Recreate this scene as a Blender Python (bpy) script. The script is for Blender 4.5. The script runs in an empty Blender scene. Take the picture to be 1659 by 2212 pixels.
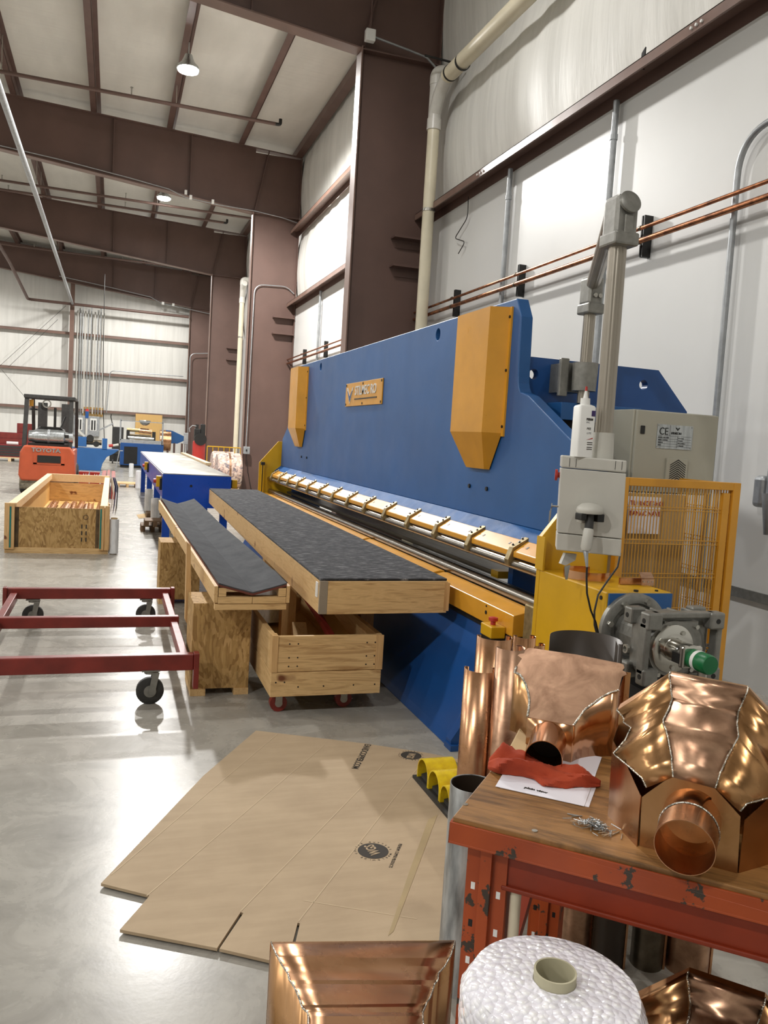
import bpy, bmesh, math, random
from mathutils import Vector, Matrix
random.seed(7)
scn = bpy.context.scene
COL = scn.collection
PI = math.pi
# ------------------------------------------------------------------ camera
YAW, PITCH, ROLL, FPX = 0.320981976, -0.0858205888, 0.0611286333, 1784.96553
W, H = 1659.0, 2212.0
CAM = Vector((0, 0, 1.6))
_f = Vector((math.sin(YAW)*math.cos(PITCH), math.cos(YAW)*math.cos(PITCH), math.sin(PITCH)))
_r0 = Vector((math.cos(YAW), -math.sin(YAW), 0)); _u0 = _r0.cross(_f)
_r = _r0*math.cos(ROLL) + _u0*math.sin(ROLL); _u = -_r0*math.sin(ROLL) + _u0*math.cos(ROLL)
cd = bpy.data.cameras.new('camera'); cam = bpy.data.objects.new('camera', cd); COL.objects.link(cam)
cam.matrix_world = Matrix(((_r.x, _u.x, -_f.x, 0), (_r.y, _u.y, -_f.y, 0), (_r.z, _u.z, -_f.z, 1.6), (0, 0, 0, 1)))
cd.sensor_fit = 'VERTICAL'; cd.sensor_height = 36.0; cd.lens = FPX/H*36.0; cd.clip_start = .05; cd.clip_end = 200
scn.camera = cam

def P(x, y, ax, v):
    """the point of the plane ax = v that shows at photo pixel (x, y)"""
    d = _r*(x-W/2) - _u*(y-H/2) + _f*FPX
    i = 'xyz'.index(ax); t = (v-CAM[i])/d[i]
    return CAM + d*t

# ------------------------------------------------------------------ materials
def lin(h):
    h = h.lstrip('#'); o = []
    for i in (0, 2, 4):
        c = int(h[i:i+2], 16)/255
        o.append(c/12.92 if c <= .04045 else ((c+.055)/1.055)**2.4)
    return (*o, 1)
class NT:
    def __init__(s, name):
        s.m = bpy.data.materials.new(name); s.m.use_nodes = True
        s.t = s.m.node_tree; s.n = s.t.nodes; s.b = s.n['Principled BSDF']
    def N(s, t, **k):
        n = s.n.new(t)
        for a, b in k.items():
            if a in ('operation', 'blend_type', 'feature', 'wave_type', 'bands_direction', 'data_type', 'distance', 'noise_dimensions', 'wave_profile'): setattr(n, a, b)
            else: n.inputs[a.replace('_', ' ')].default_value = b
        return n
    def L(s, a, b): s.t.links.new(a, b)
    def coords(s, scale=(1, 1, 1), rot=(0, 0, 0)):
        tc = s.n.new('ShaderNodeTexCoord'); mp = s.n.new('ShaderNodeMapping')
        mp.inputs['Scale'].default_value = scale; mp.inputs['Rotation'].default_value = rot
        s.L(tc.outputs['Object'], mp.inputs['Vector']); return mp.outputs['Vector']
    def ramp(s, fac, stops):
        r = s.n.new('ShaderNodeValToRGB'); e = r.color_ramp.elements
        while len(e) < len(stops): e.new(.5)
        for i, (p, c) in enumerate(stops): e[i].position = p; e[i].color = lin(c) if isinstance(c, str) else c
        s.L(fac, r.inputs['Fac']); return r.outputs['Color']
    def mix(s, fac, a, b, mode='MIX'):
        m = s.n.new('ShaderNodeMixRGB'); m.blend_type = mode
        for k, v in (('Fac', fac), ('Color1', a), ('Color2', b)):
            if hasattr(v, 'links'): s.L(v, m.inputs[k])
            elif isinstance(v, str): m.inputs[k].default_value = lin(v)
            else: m.inputs[k].default_value = v
        return m.outputs['Color']
    def bump(s, h, st=.3, dist=.01):
        b = s.n.new('ShaderNodeBump'); b.inputs['Strength'].default_value = st; b.inputs['Distance'].default_value = dist
        s.L(h, b.inputs['Height']); s.L(b.outputs['Normal'], s.b.inputs['Normal'])
    def set(s, **k):
        for a, v in k.items():
            i = s.b.inputs[a.replace('_', ' ')]
            if hasattr(v, 'links'): s.L(v, i)
            elif isinstance(v, str): i.default_value = lin(v)
            else: i.default_value = v
def noise(t, vec, sc, det=4, rough=.55, dist=0):
    n = t.N('ShaderNodeTexNoise', Scale=sc, Detail=det, Roughness=rough, Distortion=dist); t.L(vec, n.inputs['Vector']); return n.outputs['Fac']

def paint(name, c, rough=.4, metal=0., var=.12, sc=3., c2=None, bump=.0, bsc=60, stretch=(1, 1, 1), spec=.5):
    t = NT(name); v = t.coords(stretch); f = noise(t, v, sc)
    a = lin(c); b = lin(c2) if c2 else tuple(x*(1-var*2) for x in a[:3]) + (1,)
    a2 = tuple(min(1, x*(1+var)) for x in a[:3]) + (1,)
    t.set(Base_Color=t.ramp(f, [(.3, b), (.7, a2)]), Metallic=metal)
    fr = noise(t, v, sc*2.3, 3)
    rr = t.N('ShaderNodeMapRange'); rr.inputs['To Min'].default_value = max(0, rough-.1); rr.inputs['To Max'].default_value = rough+.1
    t.L(fr, rr.inputs['Value']); t.L(rr.outputs['Result'], t.b.inputs['Roughness'])
    t.b.inputs['Specular IOR Level'].default_value = spec
    if bump: t.bump(noise(t, v, bsc, 2), bump, .004)
    return t.m
M = {}
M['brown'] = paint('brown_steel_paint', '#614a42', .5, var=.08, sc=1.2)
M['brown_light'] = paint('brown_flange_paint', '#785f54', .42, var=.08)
M['blue'] = paint('blue_machine_enamel', '#1f5690', .42, var=.07, sc=1.5, bump=.15, bsc=300)
M['blue_dark'] = paint('deep_blue_enamel', '#184a88', .35, var=.08, sc=2)
M['blue_table'] = paint('table_blue_enamel', '#1147ad', .3, var=.06, sc=2)
M['amber'] = paint('amber_yellow_enamel', '#d4962b', .32, var=.06, sc=4)
M['yellow'] = paint('yellow_enamel', '#cc9d14', .35, var=.06, sc=3)
M['pedal_yellow'] = paint('pedal_yellow_enamel', '#e3cb22', .3, var=.1, sc=20, c2='#c9a51c')
M['red'] = paint('red_oxide_paint', '#7d2a22', .38, var=.15, sc=6)
M['roller_steel'] = paint('ground_roller_steel', '#98938a', .24, 1, var=.05, sc=2)
M['blue_bar'] = paint('blue_bar_enamel', '#1f5690', .55, var=.08, sc=6, bump=.3, bsc=120, spec=.12)
M['steel'] = paint('brushed_steel', '#b9b4a8', .27, 1, var=.12, sc=3, stretch=(20, .6, 20))
M['steel_dark'] = paint('oily_dark_steel', '#6d6353', .38, .9, var=.2, sc=3, stretch=(8, .5, 8))
M['brass'] = paint('worn_clamp_bronze', '#a3926c', .38, .75, var=.2, sc=30)
M['cast'] = paint('cast_aluminium', '#8b8a84', .42, .55, var=.1, sc=25, bump=.1, bsc=250)
M['stainless'] = paint('turned_stainless', '#c9c7c0', .18, 1, var=.05)
M['galv'] = paint('galvanised_tube', '#a4a7a9', .4, .6, var=.1, sc=12)
M['bronze_tube'] = paint('anodised_arm_tube', '#a39c90', .34, .75, var=.03, sc=2)
M['pvc'] = paint('cream_pvc', '#d6cdb4', .4, var=.05, sc=3)
M['pvc_white'] = paint('white_pvc_fitting', '#c9c6be', .35, var=.06, sc=4)
M['panel_grey'] = paint('light_grey_plastic', '#bfbdb4', .4, var=.03, sc=8)
M['cab_grey'] = paint('cabinet_grey_enamel', '#aaa798', .42, var=.03, sc=2)
M['black'] = paint('black_plastic', '#171614', .45, var=.2, sc=10)
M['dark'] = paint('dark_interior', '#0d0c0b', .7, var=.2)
M['rubber'] = paint('grey_black_rubber', '#2f2e2c', .6, var=.2, sc=20)
M['wheel_side'] = paint('worn_wheel_tread', '#6f6a62', .6, var=.15, sc=25)
M['white'] = paint('white_plastic', '#e6e6e2', .35, var=.03)
M['paper'] = paint('white_paper', '#e4e2ea', .7, var=.02)
M['orange'] = paint('forklift_orange', '#b2502f', .38, var=.08, sc=3)
M['forkgrey'] = paint('muddy_counterweight', '#79715f', .8, var=.35, sc=14)
M['green'] = paint('green_encoder_body', '#0b6b3a', .35, var=.06)
M['redplastic'] = paint('red_plastic', '#b0312a', .35, var=.05)
M['zinc'] = paint('zinc_coated_screw', '#b7b5ad', .3, .9, var=.1)
M['alu'] = paint('bare_aluminium', '#b8bcbd', .3, .9, var=.15, sc=10, stretch=(6, 6, .5))
M['weathered_alu'] = paint('weathered_aluminium', '#b4b9bb', .4, .35, var=.4, sc=9, stretch=(2, 2, .5))
M['chrome_letter'] = paint('chromed_letter', '#d6d6d2', .3, .25, var=.03)
M['crease'] = paint('cardboard_crease', '#bfab8d', .8, var=.03)
M['kraft'] = paint('kraft_paper', '#b79c72', .8, var=.05, sc=3)
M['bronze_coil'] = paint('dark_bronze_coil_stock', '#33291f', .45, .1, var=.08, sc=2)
M['ink'] = paint('black_printing_ink', '#35302a', .8, var=.1)
M['green_tape'] = paint('green_strap', '#117268', .4, var=.1)
M['mesh_yellow'] = paint('mesh_yellow_enamel', '#d6a03c', .45, var=.05)

def copper(name, c='#d0a17d', c2='#a67852', rough=.24, sc=5, dents=.02):
    t = NT(name); v = t.coords(); f = noise(t, v, sc, 5, .6, .6)
    t.set(Base_Color=t.ramp(f, [(.3, c2), (.62, c)]), Metallic=1.0)
    rr = t.N('ShaderNodeMapRange'); rr.inputs['To Min'].default_value = rough-.06; rr.inputs['To Max'].default_value = rough+.12
    t.L(noise(t, v, sc*2, 4), rr.inputs['Value']); t.L(rr.outputs['Result'], t.b.inputs['Roughness'])
    if dents: t.bump(noise(t, v, 7, 1), dents, .01)
    return t.m
M['copper'] = copper('polished_copper')
M['copper_dull'] = copper('handled_copper_sheet', '#cfa78a', '#9c7860', .32, 14, .02)
M['copper_gold'] = copper('warm_copper', '#c99c70', '#a87d50', .26, 4, .02)
M['copper_pipe'] = copper('aged_copper_pipe', '#c08058', '#6a4430', .3, 10, 0)
M['copper_mirror'] = copper('mirror_copper', '#e2b08a', '#cc9668', .15, 3, .02)
M['solder'] = paint('bright_solder', '#c9c4b8', .25, 1, var=.3, sc=120, bump=.8, bsc=220)

def wood(name, a, b, scale=1., axis=0, knots=True, rough=.6):
    t = NT(name); st = [9., 9., 9.]; st[axis] = .8
    v = t.coords(tuple(s*scale for s in st)); f = noise(t, v, 3, 6, .6, 1.2)
    col = t.ramp(f, [(.25, b), (.5, a), (.8, b)])
    if knots:
        k = noise(t, t.coords((6*scale,)*3), 1.1, 1); col = t.mix(t.ramp(k, [(.70, (0, 0, 0, 1)), (.76, (1, 1, 1, 1))]), col, '#6d3c1c')
    if name.startswith('worn'):
        st_ = noise(t, t.coords((2, 7, 2)), 1.6, 6, .7, .8); col = t.mix(t.ramp(st_, [(.5, (0, 0, 0, 1)), (.68, (.75, .75, .75, 1))]), col, '#3f2a14')
    t.set(Base_Color=col, Roughness=rough); t.bump(f, .15, .004); return t.m
M['pine_y'] = wood('pine_board_lengthwise', '#d3b07c', '#b58d58', 1, 1, True)
M['pine_x'] = wood('pine_board_crosswise', '#d9b680', '#9a7040', 1, 0, True)
M['pine_z'] = wood('pine_post', '#cfa873', '#ad8350', 1, 2, True)
M['pine_pale'] = wood('pale_new_pine', '#e3c79c', '#cfae80', 1, 1, False)
M['old_pallet'] = wood('old_dark_pallet_wood', '#7a5f43', '#4d3a28', 1, 0, False)
M['ply'] = wood('plywood_sheet', '#d0a968', '#c29a5c', .5, 2, False)
M['benchwood'] = wood('worn_workbench_top', '#9a6f3f', '#5f4020', 1.3, 0, False, .42)
def osb():
    t = NT('oriented_strand_board'); v = t.coords((1, 1, .45)); vn = t.N('ShaderNodeTexNoise', Scale=3.0); t.L(v, vn.inputs['Vector'])
    o = t.N('ShaderNodeTexVoronoi', Scale=55.0); w = t.n.new('ShaderNodeMixRGB'); w.blend_type = 'ADD'; w.inputs['Fac'].default_value = .35
    t.L(v, w.inputs['Color1']); t.L(vn.outputs['Color'], w.inputs['Color2']); t.L(w.outputs['Color'], o.inputs['Vector'])
    sp = t.n.new('ShaderNodeSeparateColor'); t.L(o.outputs['Color'], sp.inputs['Color'])
    c = t.ramp(sp.outputs['Red'], [(.0, '#8f6c3c'), (.35, '#a5824d'), (.7, '#b39058'), (1, '#bf9b66')])
    d = noise(t, t.coords((5, 5, 1.5)), 4, 5, .7); c = t.mix(t.ramp(d, [(.56, (0, 0, 0, 1)), (.72, (.7, .7, .7, 1))]), c, '#6b4c26')
    t.set(Base_Color=c, Roughness=.75); t.bump(d, .2, .004); return t.m
M['osb'] = osb()
def carpet(name, a, b, streak):
    t = NT(name); v = t.coords((5, 42, 5) if streak else (3, 2, 3)); f = noise(t, v, 2.2 if streak else 2.2, 4, .7)
    g = noise(t, t.coords((1, 1, 1)), 420, 2)
    c = t.ramp(f, [(.42, b), (.55, a), (.66, '#a3a2a4')]) if streak else t.ramp(f, [(.3, b), (.7, a)])
    t.set(Base_Color=t.mix(.2, c, t.ramp(g, [(.3, '#101014'), (.7, '#6a6a6c')])), Roughness=.95); t.bump(g, .6, .006); return t.m
M['carpet'] = carpet('streaked_charcoal_carpet', '#3c3d41', '#1b1c21', True)
M['carpet_plain'] = carpet('plain_grey_carpet', '#54565a', '#3a3c40', False)
def floor_mat():
    t = NT('sealed_concrete'); v = t.coords()
    f = noise(t, v, .55, 6, .62, .4); g = noise(t, v, 3.5, 6, .7, .8); h = noise(t, t.coords((.25, 2.2, 1)), 1.1, 4, .6)
    c = t.ramp(f, [(.3, '#827f78'), (.7, '#a29e95')]); c = t.mix(.40, c, t.ramp(g, [(.33, '#6a6761'), (.6, '#aeaaa0')]))
    c = t.mix(.25, c, t.ramp(h, [(.4, '#8f8c85'), (.6, '#bebab0')]))
    sv = t.N('ShaderNodeTexNoise', Scale=9.0, Detail=8.0, Roughness=.75, Distortion=2.0); t.L(v, sv.inputs['Vector'])
    c = t.mix(t.ramp(sv.outputs['Fac'], [(.66, (0, 0, 0, 1)), (.8, (.3, .3, .3, 1))]), c, '#77756e')
    t.set(Base_Color=c); rr = t.N('ShaderNodeMapRange'); rr.inputs['To Min'].default_value = .18; rr.inputs['To Max'].default_value = .36
    t.L(g, rr.inputs['Value']); t.L(rr.outputs['Result'], t.b.inputs['Roughness']); t.bump(noise(t, v, 6, 5, .7), .05, .01); t.b.inputs['Specular IOR Level'].default_value = .2; return t.m
M['floor'] = floor_mat()
M['liner'] = paint('white_liner_panel', '#d6d6d3', .42, var=.015, sc=.7)
def vinyl(name, a, b, axis):
    t = NT(name); st = [2.2, 2.2, .12]; v = t.coords(tuple(st)); f = noise(t, v, 3.2, 4, .6, .5)
    t.set(Base_Color=t.ramp(f, [(.3, b), (.6, a)]), Roughness=.55); t.bump(f, .22, .05); return t.m
M['vinyl'] = vinyl('insulation_vinyl_facing', '#dcdbd5', '#cfcec8', 0)
def roofm():
    t = NT('roof_insulation_facing'); f = noise(t, t.coords((1.2, .3, 1)), 1.5, 4); t.set(Base_Color=t.ramp(f, [(.3, '#c9c6be'), (.7, '#d9d6ce')]), Roughness=.55)
    t.bump(noise(t, t.coords((.35, 2.5, 1)), 2, 3), .3, .04); return t.m
M['roof'] = roofm()
def board():
    t = NT('corrugated_cardboard'); v = t.coords(); f = noise(t, v, 2.2, 5, .6); g = noise(t, t.coords((1, 6, 1), (0, 0, .6)), 3, 4)
    c = t.ramp(f, [(.3, '#a69175'), (.7, '#b6a184')]); c = t.mix(.12, c, t.ramp(g, [(.4, '#8e7a5d'), (.6, '#c2ad8e')]))
    w = t.N('ShaderNodeTexWave', Scale=60.0, Distortion=.2); t.L(t.coords((1, 1, 1), (0, 0, .66)), w.inputs['Vector'])
    t.set(Base_Color=c, Roughness=.8); t.bump(w.outputs['Fac'], .05, .002); return t.m
M['cardboard'] = board()
def chipped():
    t = NT('chipped_orange_paint'); v = t.coords(); f = noise(t, t.coords((1, 1, 1)), 17, 7, .62); c = t.ramp(noise(t, v, 5, 3), [(.3, '#8f3b18'), (.7, '#a84a1e')])
    k = t.ramp(f, [(.585, (0, 0, 0, 1)), (.60, (1, 1, 1, 1))]); t.set(Base_Color=t.mix(k, c, '#3a3128'), Roughness=.42); t.bump(f, .1, .002); return t.m
M['orange_rack'] = chipped()
M['orange_plain'] = paint('rack_orange_paint', '#8f3214', .42, var=.12, sc=6)
def bubble():
    t = NT('bubble_wrap_film'); v = t.coords(); o = t.N('ShaderNodeTexVoronoi', Scale=80.0); t.L(v, o.inputs['Vector'])
    c = t.ramp(o.outputs['Distance'], [(.1, '#ffffff'), (.6, '#eceaf2')])
    t.set(Base_Color=c, Roughness=.13); t.b.inputs['Specular IOR Level'].default_value = .7
    mth = t.N('ShaderNodeMath', operation='MULTIPLY'); mth.inputs[1].default_value = -1; t.L(o.outputs['Distance'], mth.inputs[0])
    t.bump(mth.outputs[0], .75, .006); return t.m
M['bubble'] = bubble()
def film():
    t = NT('clear_stretch_film'); f = noise(t, t.coords((6, 6, 1)), 8, 3); t.set(Base_Color=t.ramp(f, [(.3, '#cfd1d3'), (.7, '#eeeff0')]), Roughness=.2, Transmission_Weight=.08); t.bump(f, .4, .01); return t.m
M['film'] = film()
def rag():
    t = NT('orange_red_shop_rag'); v = t.coords(); f = noise(t, v, 9, 4); g = noise(t, v, 600, 2)
    t.set(Base_Color=t.ramp(f, [(.3, '#91321a'), (.7, '#ad4526')]), Roughness=.95, Sheen_Weight=.0); t.bump(g, .5, .002); return t.m
M['rag'] = rag()
def wrapcoil():
    t = NT('film_wrapped_coil'); f = noise(t, t.coords((2, 2, 2)), 5, 6, .7, 1); t.set(Base_Color=t.ramp(f, [(.38, '#6d6a72'), (.5, '#d8b7a4'), (.66, '#eadfd6')]), Roughness=.25); t.bump(f, .5, .03); return t.m
M['wrapcoil'] = wrapcoil()
def worntop():
    t = NT('worn_zinc_table_top'); f = noise(t, t.coords((1.2, .35, 1)), 1.6, 5, .65); t.set(Base_Color=t.ramp(f, [(.35, '#6f6c64'), (.65, '#b5b1a4')]), Roughness=.4, Metallic=.35); return t.m
M['worntop'] = worntop()
def lampm():
    t = NT('lit_lamp_lens'); t.set(Base_Color='#ffffff', Emission_Color=(1, .98, .95, 1), Emission_Strength=150.0); return t.m
M['lamp'] = lampm()

# ------------------------------------------------------------------ mesh builder
class MB:
    def __init__(s): s.v = []; s.f = []
    def add(s, vs, fs):
        b = len(s.v); s.v += [Vector(p) for p in vs]; s.f += [[b+i for i in q] for q in fs]; return s
    def box(s, x0, x1, y0, y1, z0, z1):
        vs = [(x, y, z) for z in (z0, z1) for y in (y0, y1) for x in (x0, x1)]
        return s.add(vs, [(0, 2, 3, 1), (4, 5, 7, 6), (0, 1, 5, 4), (2, 6, 7, 3), (0, 4, 6, 2), (1, 3, 7, 5)])
    def obox(s, c, ax, ay, az):          # centre and three half-axis vectors
        c = Vector(c); ax = Vector(ax); ay = Vector(ay); az = Vector(az)
        vs = [c+ax*i+ay*j+az*k for k in (-1, 1) for j in (-1, 1) for i in (-1, 1)]
        return s.add(vs, [(0, 2, 3, 1), (4, 5, 7, 6), (0, 1, 5, 4), (2, 6, 7, 3), (0, 4, 6, 2), (1, 3, 7, 5)])
    def bar(s, a, b, w, h, up=(0, 0, 1)):  # box beam from a to b
        a = Vector(a); b = Vector(b); d = b-a; L = d.length; d.normalize(); up = Vector(up)
        if abs(d.dot(up)) > .98: up = Vector((0, 1, 0))
        sx = d.cross(up).normalized(); uz = sx.cross(d).normalized()
        return s.obox((a+b)/2, sx*w/2, d*L/2, uz*h/2)
    def prism(s, poly, off):             # planar polygon (3D points) pushed along off
        n = len(poly); off = Vector(off); p = [Vector(q) for q in poly]
        return s.add(p+[q+off for q in p], [list(range(n))[::-1], list(range(n, 2*n))] + [[i, (i+1) % n, n+(i+1) % n, n+i] for i in range(n)])
    def frame(s, d):
        d = Vector(d).normalized(); up = Vector((0, 0, 1)) if abs(d.z) < .9 else Vector((1, 0, 0))
        x = up.cross(d).normalized(); return x, d.cross(x).normalized(), d
    def cyl(s, a, b, r, r2=None, n=20, caps=True):
        a = Vector(a); b = Vector(b); r2 = r if r2 is None else r2; x, y, d = s.frame(b-a); vs = []
        for c, q in ((a, r), (b, r2)):
            vs += [c+(x*math.cos(2*PI*i/n)+y*math.sin(2*PI*i/n))*q for i in range(n)]
        fs = [[i, (i+1) % n, n+(i+1) % n, n+i] for i in range(n)]
        if caps: fs += [list(range(n))[::-1], list(range(n, 2*n))]
        return s.add(vs, fs)
    def ring(s, a, b, ro, ri, n=28):
        a = Vector(a); b = Vector(b); x, y, d = s.frame(b-a); vs = []
        for c, q in ((a, ro), (b, ro), (b, ri), (a, ri)):
            vs += [c+(x*math.cos(2*PI*i/n)+y*math.sin(2*PI*i/n))*q for i in range(n)]
        fs = []
        for k in range(4):
            for i in range(n): fs.append([k*n+i, k*n+(i+1) % n, ((k+1) % 4)*n+(i+1) % n, ((k+1) % 4)*n+i])
        return s.add(vs, fs)
    def tube(s, pts, r, n=10, smooth=True):
        pts = [Vector(p) for p in pts]; vs = []; fs = []; x = None
        for i, p in enumerate(pts):
            d = (pts[min(i+1, len(pts)-1)]-pts[max(i-1, 0)]).normalized()
            if x is None: x, y, _ = s.frame(d)
            else:
                x = (x-d*x.dot(d)).normalized(); y = d.cross(x)
            rr = r[i] if isinstance(r, (list, tuple)) else r
            vs += [p+(x*math.cos(2*PI*k/n)+y*math.sin(2*PI*k/n))*rr for k in range(n)]
        for i in range(len(pts)-1):
            for k in range(n): fs.append([i*n+k, i*n+(k+1) % n, (i+1)*n+(k+1) % n, (i+1)*n+k])
        fs += [list(range(n))[::-1], list(range((len(pts)-1)*n, len(pts)*n))]
        return s.add(vs, fs)
    def lathe(s, c, prof, n=28, axis=(0, 0, 1), close=True):  # prof = [(r, h)...] along axis
        c = Vector(c); x, y, d = s.frame(axis); vs = []
        for r, h in prof: vs += [c+d*h+(x*math.cos(2*PI*i/n)+y*math.sin(2*PI*i/n))*max(r, 1e-5) for i in range(n)]
        fs = []
        for k in range(len(prof)-1):
            for i in range(n): fs.append([k*n+i, k*n+(i+1) % n, (k+1)*n+(i+1) % n, (k+1)*n+i])
        if close: fs += [list(range(n))[::-1], list(range((len(prof)-1)*n, len(prof)*n))]
        return s.add(vs, fs)
    def grid(s, rows):
        n = len(rows[0]); vs = [p for r in rows for p in r]
        return s.add(vs, [[i*n+j, i*n+j+1, (i+1)*n+j+1, (i+1)*n+j] for i in range(len(rows)-1) for j in range(n-1)])
    def sheet(s, rows, off):             # a thick sheet: rows of points with a constant offset
        n = len(rows[0]); m = len(rows); off = Vector(off); a = [Vector(p) for r in rows for p in r]; q = n*m
        fs = []
        for i in range(m-1):
            for j in range(n-1):
                k = [i*n+j, i*n+j+1, (i+1)*n+j+1, (i+1)*n+j]; fs += [k, [q+t for t in k[::-1]]]
        ed = [(i*n, (i+1)*n) for i in range(m-1)] + [((i+1)*n+n-1, i*n+n-1) for i in range(m-1)] + [(j+1, j) for j in range(n-1)] + [((m-1)*n+j, (m-1)*n+j+1) for j in range(n-1)]
        fs += [[a_, b_, q+b_, q+a_] for a_, b_ in ed]
        return s.add(a+[p+off for p in a], fs)
def arc(c, r, a0, a1, n, u=(1, 0, 0), v=(0, 0, 1)):
    c = Vector(c); u = Vector(u); v = Vector(v)
    return [c+u*(r*math.cos(a0+(a1-a0)*i/n))+v*(r*math.sin(a0+(a1-a0)*i/n)) for i in range(n+1)]
def bend(pts, r, n=6):                   # round the corners of a polyline
    pts = [Vector(p) for p in pts]; o = [pts[0]]
    for i in range(1, len(pts)-1):
        a, b, c = pts[i-1], pts[i], pts[i+1]; q = min(r, (a-b).length*.49, (c-b).length*.49)
        s = b+(a-b).normalized()*q; e = b+(c-b).normalized()*q
        o += [s*(1-t)**2 + b*2*t*(1-t) + e*t*t for t in [k/n for k in range(n+1)]]
    return o+[pts[-1]]

OFF = {}
def tag(o, label=None, cat=None, group=None, kind=None):
    for k, v in (('label', label), ('category', cat), ('group', group), ('kind', kind)):
        if v: o[k] = v
    return o
def thing(name, label, cat, loc, group=None, rz=None):
    o = bpy.data.objects.new(name, None); COL.objects.link(o); o.location = loc; o.empty_display_size = .1
    if rz is not None: o.rotation_euler[2] = rz
    OFF[o.name] = Vector((0, 0, 0)) if rz is not None else Vector(loc)
    return tag(o, label, cat, group)
def obj(name, mb, mat, parent=None, smooth=False, bevel=0, label=None, solid=0, sub=0, seg=2, lim=38):
    me = bpy.data.meshes.new(name)
    if parent is not None: off = OFF[parent.name]
    else:
        xs = [v.x for v in mb.v]; ys = [v.y for v in mb.v]; zs = [v.z for v in mb.v]
        off = Vector(((min(xs)+max(xs))/2, (min(ys)+max(ys))/2, min(zs)))
    me.from_pydata([v-off for v in mb.v], [], mb.f)
    bm = bmesh.new(); bm.from_mesh(me)
    bmesh.ops.remove_doubles(bm, verts=bm.verts, dist=1e-6)
    bmesh.ops.recalc_face_normals(bm, faces=bm.faces); bm.to_mesh(me); bm.free()
    me.materials.append(M[mat] if isinstance(mat, str) else mat)
    o = bpy.data.objects.new(name, me); COL.objects.link(o)
    if parent is not None: o.parent = parent
    else: o.location = off
    OFF[o.name] = off
    if smooth:
        for p in me.polygons: p.use_smooth = True
        try:
            bm = bmesh.new(); bm.from_mesh(me); rad = math.radians(lim)
            for e in bm.edges:
                if len(e.link_faces) == 2 and e.calc_face_angle(0) > rad: e.smooth = False
            bm.to_mesh(me); bm.free()
        except Exception: pass
    if solid:
        m = o.modifiers.new('solid', 'SOLIDIFY'); m.thickness = solid; m.offset = 0
    if bevel:
        m = o.modifiers.new('bevel', 'BEVEL'); m.width = bevel; m.segments = seg; m.limit_method = 'ANGLE'; m.angle_limit = math.radians(40)
    if sub:
        m = o.modifiers.new('sub', 'SUBSURF'); m.levels = sub; m.render_levels = sub
    if label: o['label'] = label
    return o
def struct(name, mb, mat, smooth=False): return tag(obj(name, mb, mat, None, smooth), kind='structure')
def copy_tree(o, parent=None):
    c = o.copy(); COL.objects.link(c); OFF[c.name] = OFF[o.name]
    if parent: c.parent = parent
    for ch in list(o.children): copy_tree(ch, c)
    return c
def text(name, s, size, origin, xdir, ydir, mat, parent=None, depth=.0015, wide=1., align='LEFT', bold=0.):
    cu = bpy.data.curves.new(name, 'FONT'); cu.body = s; cu.size = size; cu.extrude = depth; cu.align_x = align; cu.offset = bold; cu.resolution_u = 3
    tmp = bpy.data.objects.new(name+'_tmp', cu); COL.objects.link(tmp)
    bpy.context.view_layer.update()
    me = bpy.data.meshes.new_from_object(tmp.evaluated_get(bpy.context.evaluated_depsgraph_get()))
    bpy.data.objects.remove(tmp)
    x = Vector(xdir).normalized(); y = Vector(ydir).normalized(); z = x.cross(y)
    mb = MB(); mb.v = [Vector(origin)+x*v.co.x*wide+y*v.co.y+z*v.co.z for v in me.vertices]; mb.f = [list(p.vertices) for p in me.polygons]
    bpy.data.meshes.remove(me)
    return obj(name, mb, mat, parent)
# ================================================================= BUILDING SHELL
WX, XF = 4.35, 3.15
YC = [-7.2, 2.31, 11.84, 21.37, 30.43, 39.15]
struct('floor', MB().box(-20, 4.7, -9.5, 40.2, -.2, 0), 'floor')
struct('wall_right', MB().box(WX, 4.6, -9.5, 39.8, 0, 4.9), 'liner')
wv = []
for iy in range(0, 394):
    y = -9.4+iy*.125; row = []
    for iz in range(0, 19):
        z = 4.9+iz*.22
        q = min((z-4.9)/1.85, 1) if z < 6.75 else (z-6.75)/2.1
        pillow = .12*math.sin(PI*max(0, min(1, q)))
        row.append((WX+.1-pillow-.012*math.sin(y*9.1+.3*math.sin(y*3))*(.3+.7*abs(math.sin(y*1.3))), y, z))
    wv.append(row)
struct('wall_right_upper', MB().grid(wv), 'vinyl', True)
struct('wall_far', MB().box(-20, 4.6, 39.75, 40, 0, 11), 'vinyl')
struct('wall_left', MB().box(-20.2, -20, -9.5, 40, 0, 11), 'liner')
struct('wall_back', MB().box(-20, 4.6, -9.7, -9.5, 0, 11), 'liner')
roofz = lambda x: 8.80+.045*(4.35-x)
beamtop = lambda x: 8.58+.045*(4.35-x)
struct('ceiling', MB().prism([(4.6, -9.6, roofz(4.6)), (-20.1, -9.6, roofz(-20.1)), (-20.1, -9.6, roofz(-20.1)+.2), (4.6, -9.6, roofz(4.6)+.2)], (0, 49.6, 0)), 'roof')
struct('baseboard_right', MB().box(WX-.018, WX, -9, 39.7, .63, .70), 'cast')

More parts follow.
